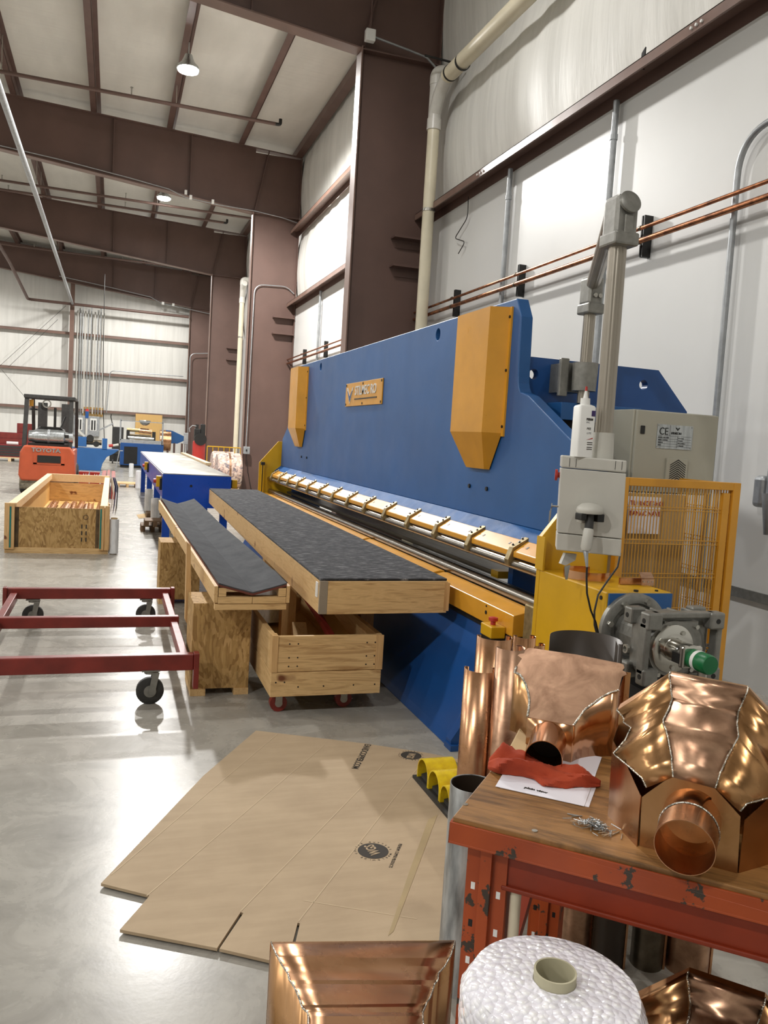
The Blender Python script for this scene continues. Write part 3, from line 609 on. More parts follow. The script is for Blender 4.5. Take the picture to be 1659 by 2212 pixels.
cv = MB().box(CX-.085, CX+.07, 2.60, 2.63, CZ+.06, CZ+.105).cyl((CX-.04, 2.63, CZ-.0), (CX-.04, 2.598, CZ-.0), .108, n=36)
obj('cover_flange', cv, 'cast', gb, True)
for x, z in ((-.075, .083), (.06, .083), (-.13, .0), (.05, -.085), (-.1, -.1)): obj('cover_bolt', MB().cyl((CX+x, 2.6, CZ+z), (CX+x, 2.588, CZ+z), .0095, n=6), 'zinc', gb)
dk = obj('disc_cover', MB().lathe((CX-.045, 2.598, CZ-.0), [(.094, 0), (.094, .01), (.088, .014), (.045, .014), (.043, .016), (.043, .12), (.03, .122), (.01, .122)], 40, (0, -1, 0)), 'stainless', m_, True)
for a in (60, 150, 270): obj('screw', MB().cyl((CX-.045+.072*math.cos(math.radians(a)), 2.59, CZ+.072*math.sin(math.radians(a))), (CX-.045+.072*math.cos(math.radians(a)), 2.578, CZ+.072*math.sin(math.radians(a))), .009, n=8), 'zinc', dk)
obj('window', MB().box(CX-.09, CX-.086, 2.49, 2.535, CZ-.03, CZ+.008), 'black', dk)
obj('hub_face', MB().box(CX-.09, CX-.002, 2.474, 2.5, CZ-.044, CZ+.04), 'stainless', dk, bevel=.008)
en = obj('encoder', MB().lathe((CX-.042, 2.476, CZ-.006), [(.036, 0), (.036, .03), (.037, .034), (.037, .085), (.033, .095), (.01, .096)], 28, (0, -1, 0)), 'green', m_, True)
obj('label_band', MB().lathe((CX-.042, 2.452, CZ-.006), [(.0365, 0), (.0378, .001), (.0378, .017), (.0365, .018)], 28, (0, -1, 0), False), 'white', en, True)
obj('cable_gland', MB().cyl((CX-.04, 2.42, CZ-.04), (CX-.04, 2.42, CZ-.075), .015, n=8).cyl((CX-.04, 2.42, CZ-.075), (CX-.04, 2.42, CZ-.11), .011, n=12), 'zinc', en)
obj('grease_fitting', MB().ring((CX-.155, 2.72, CZ-.03), (CX-.167, 2.72, CZ-.03), .018, .011, 16), 'zinc', gb)
text('cast_lettering', 'BONFIGL', .034, (CX+.128, 2.627, CZ+.01), (0, 0, -1), (1, 0, 0), 'cast', gb, .003)
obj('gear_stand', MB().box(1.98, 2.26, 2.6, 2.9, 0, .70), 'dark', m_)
# yellow cylinder covers
def cover(y0, y1):
    x = 2.15; zt, zb, ze = 2.452, 1.69, 1.46
    A = [(x, y0, zt), (x, y1, zt), (x, y1, zb), (x, y0, zb)]; B = [(2.262, y0-.05, zt), (2.262, y1+.05, zt), (2.262, y1+.05, zb), (2.262, y0-.05, zb)]
    ym = (y0+y1)/2; E = [(2.235, ym-.14, ze), (2.235, ym+.14, ze), (2.262, ym-.16, ze), (2.262, ym+.16, ze)]
    c = obj('cylinder_cover', MB().add(A+B+E, [(0, 1, 2, 3), (0, 3, 7, 4), (1, 5, 6, 2), (0, 4, 5, 1), (3, 2, 9, 8), (3, 8, 10, 7), (2, 6, 11, 9), (8, 9, 11, 10), (4, 7, 10, 11, 6, 5)]), 'amber', m_)
    obj('mounting_flange', MB().box(2.258, 2.27, y0-.075, y0-.045, zb-.02, zt), 'amber', c)
    for z in (zt-.06, (zt+zb)/2, zb+.04): obj('screw', MB().cyl((2.252, y0-.06, z), (2.258, y0-.06, z), .009, n=8), 'black', c)
cover(4.665, 5.165); cover(10.16, 10.62)
# name plate
np_ = obj('name_plate', MB().box(2.258, 2.27, 7.055, 8.27, 1.925, 2.155), 'amber', m_, bevel=.003)
text('plate_lettering', 'STILMEC RO', .125, (2.257, 7.92, 2.03), (0, -1, 0), (0, 0, 1), 'chrome_letter', np_, .004, 1.02, bold=.0015)
obj('underline', MB().box(2.254, 2.258, 7.2, 7.93, 1.985, 1.997), 'black', np_)
ys0, z0 = 8.10, 1.965
vm = [(2.254, ys0+.12, z0+.145), (2.254, ys0+.085, z0+.145), (2.254, ys0, z0+.05), (2.254, ys0-.085, z0+.145), (2.254, ys0-.12, z0+.145), (2.254, ys0, z0-.02)]
obj('logo_outline', MB().prism(vm, (.004, 0, 0)), 'chrome_letter', np_)
obj('logo_fill', MB().prism([(2.251, ys0+.085, z0+.115), (2.251, ys0, z0+.055), (2.251, ys0-.085, z0+.115), (2.251, ys0, z0+.005)], (.003, 0, 0)), 'blue_dark', np_)
for y in (7.08, 7.66, 8.245):
    for z in (1.945, 2.135): obj('screw', MB().cyl((2.254, y, z), (2.258, y, z), .012, n=8), 'black', np_)
# emergency stop
es = obj('stop_box', MB().box(1.885, 1.968, 3.80, 3.93, .615, .675), 'yellow', m_, bevel=.005)
obj('stop_base', MB().box(1.89, 1.968, 3.805, 3.925, .58, .615), 'black', es); obj('stop_button', MB().lathe((1.925, 3.865, .675), [(.014, 0), (.014, .018), (.025, .022), (.025, .038), (.01, .042)], 20), 'redplastic', es, True)
# rear side frames
for y in (4.5, 11.1):
    rf = obj('side_frame', MB().prism([(2.35, y, 2.155), (3.269, y, 2.15), (3.511, y, 1.904), (3.511, y, 1.6), (2.95, y, 1.35), (2.75, y, 1.0), (2.75, y, 0), (2.35, y, 0)], (0, .06, 0)), 'blue_dark', m_)
    cut(rf, MB().cyl((2.39, y-.1, 2.053), (2.39, y+.2, 2.053), .031).cyl((3.166, y-.1, 2.05), (3.166, y+.2, 2.05), .031))
obj('rear_beam', MB().box(2.6, 2.75, 4.56, 11.1, 1.2, 1.5), 'blue_dark', m_)
obj('frame_shelf', MB().box(2.45, 2.99, 4.25, 4.5, 1.785, 1.885), 'blue', m_, bevel=.004)
obj('shade_block', MB().box(2.47, 2.9, 4.3, 4.5, 1.42, 1.785), 'dark', m_); obj('side_knob', MB().cyl((2.262, 3.75, 1.66), (2.262, 3.72, 1.66), .03).cyl((2.262, 3.75, 1.62), (2.262, 3.72, 1.62), .03), 'black', m_)  # dark box stands in for the shaded void below the frame shelf

# ----------------------------------------------------------------- control pendant on its jointed arm
pd = thing('control_pendant', 'grey control box on a jointed arm at the near end of the blue machine', 'control box', (1.9, 2.95, 1.18))
pcx, phw = 1.899, .132; yb0, yb1 = 2.98, 3.12; PRM = Matrix.Rotation(math.radians(-28), 4, 'Z'); PC = Vector((pcx, 2.98, 0)); px0, px1 = pcx-phw, pcx+phw
def prot(mb):
    mb.v = [PC+PRM @ (v-PC) for v in mb.v]; return mb
def slab(z0, z1): # the box leans a little
    sh = lambda z: (z-1.18)*-.02
    return prot(MB().add([(px0+sh(z0), yb0, z0), (px1+sh(z0), yb0, z0-.006), (px1+sh(z0), yb1, z0-.006), (px0+sh(z0), yb1, z0), (px0+sh(z1), yb0, z1), (px1+sh(z1), yb0, z1-.006), (px1+sh(z1), yb1, z1-.006), (px0+sh(z1), yb1, z1)], [(0, 1, 2, 3), (4, 5, 6, 7), (0, 1, 5, 4), (1, 2, 6, 5), (2, 3, 7, 6), (3, 0, 4, 7)]))
obj('housing', slab(1.262, 1.532), 'panel_grey', pd, bevel=.003); obj('top_cap', slab(1.535, 1.586), 'panel_grey', pd, bevel=.006); obj('bottom_cap', slab(1.188, 1.259), 'panel_grey', pd, bevel=.004)
for q in (.1, .2, .8, .9): obj('groove', prot(MB().box(px0+(px1-px0)*q-.001, px0+(px1-px0)*q+.001, 2.979, 2.981, 1.54, 1.575)), 'rubber', pd)
obj('stop_button', prot(MB().lathe((px0-.006, 3.07, 1.5), [(.012, 0), (.012, .008), (.024, .01), (.024, .02)], 20, (-1, 0, 0))), 'redplastic', pd, True)
ky = obj('key', prot(MB().cyl((px0-.004, 3.0, 1.37), (px0-.03, 3.0, 1.37), .004).ring((px0-.03, 3.0, 1.37), (px0-.034, 3.0, 1.37), .012, .006).box(px0-.036, px0-.032, 2.995, 3.005, 1.32, 1.36).box(px0-.04, px0-.034, 2.99, 2.998, 1.30, 1.35)), 'zinc', pd)
tz = [(1.40, 0), (0, 0)]
h = P(1277, 1103, 'y', 2.93)
obj('handle_cap', MB().lathe(h+Vector((0, .01, -.012)), [(.052, 0), (.056, .01), (.052, .024), (.035, .038), (.01, .043)], 28), 'panel_grey', pd, True)
obj('cap_clip', MB().box(h.x-.055, h.x-.03, h.y-.02, h.y+.03, h.z-.04, h.z-.012), 'black', pd, bevel=.003); obj('cap_clip', MB().box(h.x+.02, h.x+.053, h.y-.02, h.y+.03, h.z-.045, h.z-.012), 'black', pd, bevel=.003)
obj('bracket', MB().box(h.x-.035, h.x+.035, h.y+.01, 2.98, h.z-.055, h.z-.02), 'panel_grey', pd, bevel=.004)
g0, g1 = P(1274, 1112, 'y', 2.93), P(1272, 1142, 'y', 2.92); g2 = P(1265, 1190, 'y', 2.91)
obj('handle_stem', MB().cyl(g0, g1, .0175, n=20), 'rubber', pd, True)
obj('handle_grip', MB().tube([g1, g1+(g2-g1)*.08, g1+(g2-g1)*.85, g2], [.018, .021, .0225, .017], 20), 'panel_grey', pd, True)
obj('cable_boot', MB().tube([g2, P(1266, 1200, 'y', 2.9), P(1268, 1225, 'y', 2.89)], [.012, .009, .005], 12), 'galv', pd, True)
cc = [P(*q, 'y', y) for q, y in (((1268, 1222), 2.89), ((1267, 1250), 2.89), ((1268, 1282), 2.88), ((1276, 1318), 2.88), ((1287, 1345), 2.88), ((1293, 1372), 2.88), ((1296, 1400), 2.88), ((1290, 1440), 2.88))]
obj('cable', MB().tube(cc, .0042, 8), 'black', pd, True)
cc = [P(*q, 'y', y) for q, y in (((1340, 1195), 3.05), ((1334, 1225), 3.0), ((1310, 1258), 2.92), ((1292, 1285), 2.9), ((1284, 1320), 2.89), ((1284, 1350), 2.89), ((1292, 1380), 2.88), ((1292, 1430), 2.88))]
obj('cable', MB().tube(cc, .0042, 8), 'rubber', pd, True)
ft = P(1232, 1215, 'y', 3.05)
obj('folded_hook', MB().prism([P(*q, 'y', 3.05) for q in ((1222, 1195), (1246, 1197), (1243, 1210), (1222, 1222), (1212, 1218))], (0, .02, 0)), 'panel_grey', pd); obj('key_tag', MB().prism([P(*q, 'y', 3.04) for q in ((1220, 1224), (1232, 1220), (1228, 1240), (1226, 1252), (1222, 1252))], (0, .004, 0)), 'zinc', pd)
def fluted(a, b, r, n=96, k=10, dep=.07):
    mb = MB(); a = Vector(a); b = Vector(b); x, y, d = mb.frame(b-a); vs = []
    for c in (a, b): vs += [c+(x*math.cos(2*PI*i/n)+y*math.sin(2*PI*i/n))*r*(1-dep*(.5+.5*math.cos(k*2*PI*i/n))**4) for i in range(n)]
    return mb.add(vs, [[i, (i+1) % n, n+(i+1) % n, n+i] for i in range(n)]+[list(range(n))[::-1], list(range(n, 2*n))])
ty = 3.05; tb_, tt_ = P(1301, 975, 'y', ty), P(1337, 500, 'y', ty); tx = tt_.x
obj('drop_tube', fluted((tb_.x, ty, 1.585), (tx, ty, 2.50), .037), 'bronze_tube', pd, True)
obj('tube_collar', MB().cyl((tb_.x, ty, 1.58), (tb_.x, ty, 1.69), .048, .043, n=28), 'panel_grey', pd, True)
jh = obj('arm_head', MB().box(tx-.048, tx+.055, ty-.055, ty+.06, 2.48, 2.66), 'cast', pd, bevel=.02, seg=3)
obj('head_disc', MB().lathe((tx+.004, ty-.054, 2.625), [(.048, 0), (.048, .01), (.044, .013), (.01, .013)], 28, (0, -1, .35)), 'cast', jh, True); obj('head_rib', MB().box(tx-.016, tx+.022, ty-.066, ty-.05, 2.50, 2.575), 'cast', jh, bevel=.004); obj('head_clamp', MB().box(tx-.055, tx+.06, ty-.065, ty+.06, 2.455, 2.51), 'cast', jh, bevel=.01)
j0 = Vector((2.575, 4.22, 2.50)); j1 = Vector((tx, ty+.05, 2.60))
obj('cross_tube', fluted(j0+Vector((0, 0, .06)), j1, .038, dep=.04), 'bronze_tube', pd, True)
jj = obj('knuckle', MB().box(2.53, 2.62, 4.17, 4.29, 2.44, 2.60), 'cast', pd, bevel=.018, seg=3); obj('knuckle_screw', MB().cyl((2.56, 4.165, 2.49), (2.56, 4.155, 2.49), .012).cyl((2.59, 4.165, 2.49), (2.59, 4.155, 2.49), .012), 'zinc', jj); obj('knuckle_clamp', MB().box(2.522, 2.628, 4.16, 4.29, 2.39, 2.45), 'cast', jj, bevel=.01)
obj('rise_tube', fluted((2.575, 4.23, 1.885), (2.575, 4.23, 2.44), .034), 'bronze_tube', pd, True)
sl = obj('pivot_sleeve', MB().cyl((2.575, 4.23, 1.955), (2.575, 4.23, 2.115), .068, .074, n=32), 'cast', pd, True); obj('pivot_plate', MB().box(2.445, 2.50, 4.28, 4.31, 1.92, 2.14), 'cast', sl, bevel=.006); obj('pivot_web', MB().box(2.5, 2.62, 4.31, 4.5, 1.95, 2.12), 'cast', sl)
# bottle on the pendant
bt = thing('squeeze_bottle', 'white squeeze bottle with red tip standing on the hanging grey control box', 'bottle', (1.84, 3.03, 1.583))
bx, by, bz = 1.857, 3.03, 1.583; pr = []
def rbox(z, w, d): return [Vector((bx+w*c[0]+.008*math.cos(a), by+d*c[1]+.008*math.sin(a), z)) for c, a0 in (((1, 1), 0), ((-1, 1), PI/2), ((-1, -1), PI), ((1, -1), 3*PI/2)) for a in (a0, a0+PI/6, a0+PI/3, a0+PI/2)]
rings = [rbox(bz, .030, .022), rbox(bz+.205, .030, .022), rbox(bz+.212, .026, .018), rbox(bz+.217, .012, .012)]
mb = MB(); n = 16; mb.v = [v for r in rings for v in r]
mb.f = [[k*n+i, k*n+(i+1) % n, (k+1)*n+(i+1) % n, (k+1)*n+i] for k in range(3) for i in range(n)]+[list(range(n))[::-1], list(range(3*n, 4*n))]
obj('body', mb, 'white', bt, True)
obj('cap', MB().cyl((bx, by, bz+.215), (bx, by, bz+.243), .0205, .0195, n=24), 'white', bt, True); obj('spout', MB().cyl((bx, by, bz+.243), (bx, by, bz+.275), .010, .005, n=16), 'white', bt, True); obj('tip', MB().cyl((bx, by, bz+.274), (bx, by, bz+.292), .0058, .0045, n=16), 'redplastic', bt, True)
yf = by-.0305
obj('label_patch', MB().box(bx+.016, bx+.033, yf-.001, yf, bz+.17, bz+.193), paint('violet_ink', '#3a2560', .5), bt)
text('label_print', 'PERM', .013, (bx-.006, yf, bz+.152), (1, 0, 0), (0, 0, 1), M['ink'], bt, .0006, bold=.0006); text('label_print', 'PFC', .010, (bx-.006, yf, bz+.14), (1, 0, 0), (0, 0, 1), M['galv'], bt, .0006); text('label_print', 'PEE', .013, (bx-.002, yf, bz+.114), (1, 0, 0), (.15, 0, 1), M['ink'], bt, .0006); text('label_print', 'LITE', .011, (bx+.0, yf, bz+.096), (1, 0, 0), (.15, 0, 1), M['galv'], bt, .0006)
obj('label_swoosh', MB().prism([(bx+.0, yf-.0006, bz+.072), (bx+.03, yf-.0006, bz+.082), (bx+.03, yf-.0006, bz+.077)], (0, .0006, 0)), 'redplastic', bt)
for i, z in enumerate((.06, .052, .04, .032)): obj('label_line', MB().box(bx+.005, bx+.03, yf-.0006, yf, bz+z, bz+z+.003), 'ink', bt)
# copper band and bracket lying on the drive box
t = thing('copper_band', 'open copper strap ring with riveted end plates lying on the yellow drive box', 'strap', (2.1, 3.2, 1.03))
pts = [Vector((2.085+.105*math.cos(a), 3.27+.105*math.sin(a), 0)) for a in [(.9+5.1*i/40) for i in range(41)]]
obj('hoop', MB().sheet([[(p.x, p.y, 1.033), (p.x*1.0, p.y, 1.068)] for p in pts], (.0005, .0005, 0)), 'copper_mirror', t, True, solid=.003)
obj('tongue', MB().box(2.15, 2.27, 3.10, 3.112, 1.032, 1.06), 'copper', t); pb = obj('end_plate', MB().box(2.235, 2.30, 3.065, 3.069, 1.034, 1.062).obox((2.268, 3.08, 1.076), (.032, 0, 0), (0, .012, .012), (0, -.001, .001)), 'copper_dull', t)
for x in (2.245, 2.268, 2.29): obj('rivet', MB().cyl((x, 3.065, 1.05), (x, 3.062, 1.05), .003, n=8), 'zinc', pb)
# control cabinet
cb = thing('control_cabinet', 'light grey electrical cabinet with rating plate and chevron vent behind the yellow mesh guard', 'cabinet', (3.0, 4.05, 1.4))
cbx = obj('body', MB().box(2.712, 3.265, 3.92, 4.2, 1.40, 1.857), 'cab_grey', cb, bevel=.006); obj('door', MB().box(2.722, 3.263, 3.90, 3.92, 1.405, 1.853), 'cab_grey', cb, bevel=.005)
obj('lock', MB().box(2.748, 2.775, 3.893, 3.90, 1.725, 1.77), 'black', cb, bevel=.003); obj('mounting_arm', MB().box(2.8, 2.95, 4.2, 4.5, 1.6, 1.75), 'blue_dark', cb)
cxa = P(1421, 910, 'y', 3.9).x; cxb = P(1498, 912, 'y', 3.9).x
pt = obj('rating_plate', MB().box(cxa, cxb, 3.896, 3.90, 1.652, 1.785), 'alu', cb)
y = 3.895
text('ce_mark', 'CE', .058, (cxa+.012, y, 1.728), (1, 0, 0), (0, 0, 1), 'black', pt, .0008, .85); text('plate_lettering', 'STILMEC RO', .0165, (cxa+.092, y, 1.734), (1, 0, 0), (0, 0, 1), 'black', pt, .0006, .75, bold=.0006)
obj('plate_logo', MB().prism([(cxa+.118+dx, y, 1.758+dz) for dx, dz in ((0, .014), (.007, .014), (.015, .005), (.023, .014), (.03, .014), (.015, -.004))], (0, -.001, 0)), 'black', pt)
ln = MB()
for z in (1.722, 1.706, 1.692, 1.678, 1.664): ln.box(cxa+.005, cxb-.008, 3.8953, 3.896, z, z+.0015)
ln.box(cxa+.082, cxa+.0835, 3.8953, 3.896, 1.722, 1.782).box(cxa+.135, cxa+.1365, 3.8953, 3.896, 1.66, 1.722); obj('rule_line', ln, 'black', pt)
for i, (s, x, z) in enumerate((('MODEL MACHINE', .008, 1.71), ('SERIAL NUMBER', .008, 1.696), ('WEIGHT', .008, 1.682), ('YEAR', .008, 1.668), ('VOLTAGE', .14, 1.71), ('POWER', .14, 1.696), ('FREQUENCY', .14, 1.682), ('CURRENT', .14, 1.668))): text('plate_lettering', s, .009, (cxa+x, y, z), (1, 0, 0), (0, 0, 1), 'black', pt, .0005)
for x in (cxa+.008, cxb-.008):
    for z in (1.66, 1.778): obj('screw', MB().cyl((x, 3.896, z), (x, 3.893, z), .004, n=8), 'zinc', pt)
vx0, vx1 = P(1437, 1000, 'y', 3.9).x, P(1482, 1000, 'y', 3.9).x; vm = (vx0+vx1)/2+.005
vt = obj('vent', MB().box(vx0, vx1, 3.885, 3.90, 1.475, 1.60), 'cab_grey', cb, bevel=.003)
sm = MB()
for k in range(9):
    z = 1.49+k*.0125
    for s in (-1, 1):
        z1 = z-.03
        if z1 < 1.478: 
            f = (z-1.48)/.03; sm.prism([(vm, 3.8835, z), (vm+s*.052*f, 3.8835, z-.03*f), (vm+s*.052*f, 3.8835, z-.03*f+.005), (vm, 3.8835, z+.006)], (0, .002, 0)) if f > .1 else None
        else: sm.prism([(vm, 3.8835, z), (vm+s*.052, 3.8835, z1), (vm+s*.052, 3.8835, z1+.005), (vm, 3.8835, z+.006)], (0, .002, 0))
obj('louvre_slot', sm, 'black', vt)
# mesh guard
fg = thing('mesh_guard', 'yellow wire mesh safety guard at the near end of the blue machine', 'guard', (2.7, 3.47, 0))
fx0, fx1, fy = 2.352, 3.065, 3.45
obj('post', MB().box(fx0, fx0+.045, fy, fy+.04, 0, 1.495), 'amber', fg, bevel=.003); obj('post', MB().box(fx1-.045, fx1, fy, fy+.04, 0, 1.495), 'amber', fg, bevel=.003)
obj('top_rail', MB().box(fx0+.045, fx1-.045, fy, fy+.04, 1.455, 1.495), 'amber', fg, bevel=.003); obj('top_rail', MB().box(fx1-.042, fx1-.002, fy+.04, 5.3, 1.455, 1.492), 'amber', fg, bevel=.003); obj('post', MB().box(fx1-.042, fx1-.002, 5.3, 5.34, 0, 1.492), 'amber', fg)
obj('hinge_bar', MB().box(fx1-.1, fx1-.06, fy+.005, fy+.03, .05, 1.44), 'amber', fg)
def wires(pa, pb, step, zs, n):
    mb = MB(); pa = Vector(pa); pb = Vector(pb); L = (pb-pa).length; k = int(L/step); d = (pb-pa).normalized()
    for i in range(k+1):
        q = pa+d*step*i; mb.cyl((q.x, q.y, .06), (q.x, q.y, 1.457), .0028, n=5, caps=False)
    for z in zs: mb.cyl((pa.x, pa.y, z)+Vector((0, 0, 0)) if 0 else Vector((pa.x, pa.y, z))+n, Vector((pb.x, pb.y, z))+n, .0022, n=5, caps=False)
    return mb
zs = [.2, .215, .42, .435, .62, .635, .83, .845, 1.0, 1.02, 1.17, 1.19, 1.34, 1.355]
obj('wire_mesh', wires((fx0+.05, fy+.02, 0), (fx1-.05, fy+.02, 0), .0185, zs, Vector((0, -.004, 0))), 'mesh_yellow', fg)
obj('wire_mesh', wires((fx1-.022, fy+.06, 0), (fx1-.022, 5.28, 0), .0185, zs, Vector((-.004, 0, 0))), 'mesh_yellow', fg)
sh = tag(obj('packing_board', MB().obox((2.72, 3.80, .72), (.30, 0, 0), (0, .012, 0), (0, .03, .68)), 'kraft'), 'tan packing board standing behind the yellow mesh guard', 'board')
nt = thing('warning_note', 'white note with red handwriting taped to the board behind the mesh guard', 'note', (2.72, 3.8, 1.25))
obj('sheet', MB().obox((2.74, 3.788, 1.285), (.105, 0, 0), (0, .001, 0), (0, .005, .10)), 'paper', nt)
rp = paint('red_marker', '#b5482e', .6)
for i, s in enumerate(('TU RNOIT-HO', 'BANAC NAVE.', '   UF:')): text('handwriting', s, .036, (2.645, 3.7835+.001*i, 1.338-.055*i), (1, 0, 0), (0, .05, 1), rp, nt, .0006, .88, bold=.0008)
# ================================================================= CARPETED TABLE ON ITS ROLLING CART
tb = thing('carpeted_table', 'long pine table topped with streaked charcoal carpet, on a rolling box cart beside the machine', 'table', (1.5, 5, 0))
NL, NR, FL, FR = Vector((1.125, 4.45, 0)), Vector((1.905, 4.47, 0)), Vector((1.273, 11.42, 0)), Vector((1.94, 11.5, 0))
def zz(v, z): return Vector((v.x, v.y, z))
def quadprism(q, z0, z1): return MB().prism([zz(p, z0) for p in q], (0, 0, z1-z0))
obj('carpet', quadprism([NL, NR, FR, FL], .798, .812), 'carpet', tb, bevel=.003)
obj('deck', quadprism([NL+Vector((.04, .04, 0)), NR+Vector((-.04, .04, 0)), FR, FL+Vector((.04, 0, 0))], .77, .798), 'ply', tb)
sd = (FL-NL).normalized(); nx = Vector((sd.y, -sd.x, 0))
obj('side_board', MB().prism([zz(NL, .612)+sd*.45, zz(FL, .612), zz(FL, .797), zz(NL, .797)+sd*.45], nx*.038), 'pine_y', tb, bevel=.002)
obj('side_board', MB().prism([zz(NL, .612), zz(NL, .612)+sd*.448, zz(NL, .797)+sd*.448, zz(NL, .797)], nx*.038), 'pine_y', tb, bevel=.002)
obj('corner_block', MB().prism([zz(NL, .612)-nx*-.0, zz(NL, .612)+nx*.045, zz(NL, .797)+nx*.045, zz(NL, .797)], sd*-.02), paint('greyed_pine', '#8d8170', .7), tb)
obj('end_board', MB().prism([zz(NL, .61)+nx*.046, zz(NR, .61), zz(NR, .797), zz(NL, .797)+nx*.046], sd*-.02), 'pine_x', tb, bevel=.002)
obj('end_cap', MB().prism([zz(NR, .622)+nx*-.02, zz(NR, .622)+nx*.012, zz(NR, .79)+nx*.012, zz(NR, .79)-nx*.02], sd*-.024), 'pine_z', tb)
obj('side_board', MB().prism([zz(NR, .612), zz(FR, .612), zz(FR, .797), zz(NR, .797)], nx*-.036), 'pine_y', tb, bevel=.002)
obj('bracket', MB().box(1.118, 1.124, 4.47, 4.51, .70, .785), 'white', tb)
# cart
cxl, cxr, cy0, cy1 = .89, 1.545, 4.55, 6.75
z0 = .115; z1 = .255; z2 = .465
obj('lower_rail', MB().box(cxl, cxr, cy0-.03, cy0, z0, z1), 'pine_x', tb, bevel=.003)
ub = obj('cart_board', MB().box(cxl+.035, cxr-.0, cy0-.025, cy0, z1+.003, z2), 'pine_x', tb, bevel=.003)
obj('corner_board', MB().box(cxl, cxl+.034, cy0-.03, cy0+.04, z1+.003, z2+.004), 'pine_z', tb); obj('corner_board', MB().box(cxr-.04, cxr+.005, cy0-.031, cy0-.026, z1+.003, z2), 'pine_z', tb)
obj('lower_rail', MB().box(cxl, cxl+.03, cy0, cy1, z0, z1), 'pine_y', tb, bevel=.003); obj('cart_board', MB().box(cxl, cxl+.03, cy0+.04, cy1, z1+.004, z2), 'pine_y', tb, bevel=.003)
obj('lower_rail', MB().box(cxr-.03, cxr, cy0, cy1, z0, z1), 'pine_y', tb); obj('cart_board', MB().box(cxr-.03, cxr, cy0, cy1, z1+.004, z2), 'pine_y', tb); obj('cart_board', MB().box(cxl, cxr, cy1, cy1+.03, z0, z2), 'pine_x', tb)
obj('cart_floor', MB().box(cxl+.03, cxr-.03, cy0, cy1, z0+.02, z0+.04), 'ply', tb)
sn = MB()
for x in (.99, 1.04): 
    for z in (.29, .34, .42): sn.cyl((x, cy0-.026, z), (x, cy0-.024, z), .005, n=6)
for x in (1.45, 1.5):
    for z in (.29, .34, .42): sn.cyl((x, cy0-.026, z), (x, cy0-.024, z), .005, n=6)
for x in (.92, .97, 1.05, 1.2, 1.38, 1.51): sn.cyl((x, cy0-.031, .2-.03*(x > 1)), (x, cy0-.029, .2-.03*(x > 1)), .005, n=6)
obj('screw_head', sn, 'black', tb)
lgx = (P(605, 1400, 'y', 5.3).x, P(776, 1385, 'y', 5.3).x)
for x, y in ((lgx[0], 5.3), (lgx[1], 5.3), (1.20, 6.6), (1.42, 6.6)):
    obj('leg', MB().box(x, x+.095, y, y+.09, z0+.04, .611), 'pine_z', tb, bevel=.003)
for x, y in ((.96, 4.63), (1.36, 4.66), (.96, 6.65), (1.42, 6.65)):
    cs = obj('caster', MB().box(x-.035, x+.035, y-.03, y+.03, .1, .115).box(x-.02, x+.02, y-.031, y-.027, .05, .1).box(x-.02, x+.02, y+.027, y+.031, .05, .1), 'zinc', tb)
    obj('wheel', MB().cyl((x, y-.022, .05), (x, y+.022, .05), .05, n=28), 'red', cs, True); obj('hub', MB().cyl((x, y-.03, .05), (x, y+.03, .05), .022, n=14), 'zinc', cs)
# things in the cart
tag(obj('plastic_bag', MB().lathe((1.16, 6.2, .16), [(.05, 0), (.16, .03), (.2, .15), (.19, .28), (.12, .38), (.03, .41)], 14), 'film', None, True), 'crumpled clear plastic bag inside the rolling cart', 'bag')
tag(obj('wood_offcut', MB().bar((1.12, 4.75, .25), (1.18, 5.15, .36), .09, .09), 'pine_y'), 'thick pine offcut leaning inside the rolling cart', 'wood')
tag(obj('wood_offcut', MB().bar((1.45, 4.75, .28), (1.3, 5.6, .55), .12, .02), 'ply'), 'thin plywood offcut leaning against the right side of the rolling cart', 'wood')
tag(obj('red_bar', MB().bar((1.36, 4.72, .30), (1.24, 5.3, .56), .035, .035), 'red'), 'red bar sticking up inside the rolling cart', 'bar')

# ================================================================= V TROUGH STAND
tr = thing('trough_stand', 'narrow carpet lined V trough on chipboard legs left of the carpeted table', 'stand', (.8, 6, 0))
yn = 4.75
pL, pC, pR = P(472, 1259, 'y', yn), P(546, 1279, 'y', yn), P(620, 1259, 'y', yn); pBL, pBL2 = P(470, 1299, 'y', yn), P(462, 1308, 'y', yn)
fL = P(347, 1077, 'z', pL.z); dirv = (fL-pL); dirv.z = 0; Lt = dirv.length; dv = dirv/Lt; far = dv*Lt
wx = .60
def sheetq(a, b): 
    up = Vector((0, 0, .006)); wav = []
    for i in range(25):
        q = i/24; w = .006*math.sin(q*9)+.01*q*q
        wav.append([a+far*q+Vector((0, 0, w)), (a+b)/2+far*q+Vector((0, 0, w*.4-.002)), b+far*q])
    return wav
obj('left_carpet', MB().sheet(sheetq(pL, pC), (0, 0, -.008)), 'carpet_plain', tr, True); obj('right_carpet', MB().sheet(sheetq(pR, pC), (0, 0, -.008)), 'carpet_plain', tr, True)
dz = Vector((0, 0, -.009))
rb_ = paint('red_brown_backing', '#6b3527', .7)
obj('left_backing', MB().sheet([[pL+dz+far*q, pC+dz+far*q] for q in (0, 1)], (0, 0, -.012)), rb_, tr); obj('right_backing', MB().sheet([[pR+dz+far*q, pC+dz+far*q] for q in (0, 1)], (0, 0, -.012)), rb_, tr)
zb = pBL.z; rail = Vector((-.02, 0, 0))
obj('side_rail', MB().prism([Vector((pL.x-.022, yn+.0, zb-.01)), Vector((pL.x, yn, zb-.01)), Vector((pL.x, yn, pL.z-.02)), Vector((pL.x-.022, yn, pL.z-.02))], far*.53), 'pine_y', tr, bevel=.002)
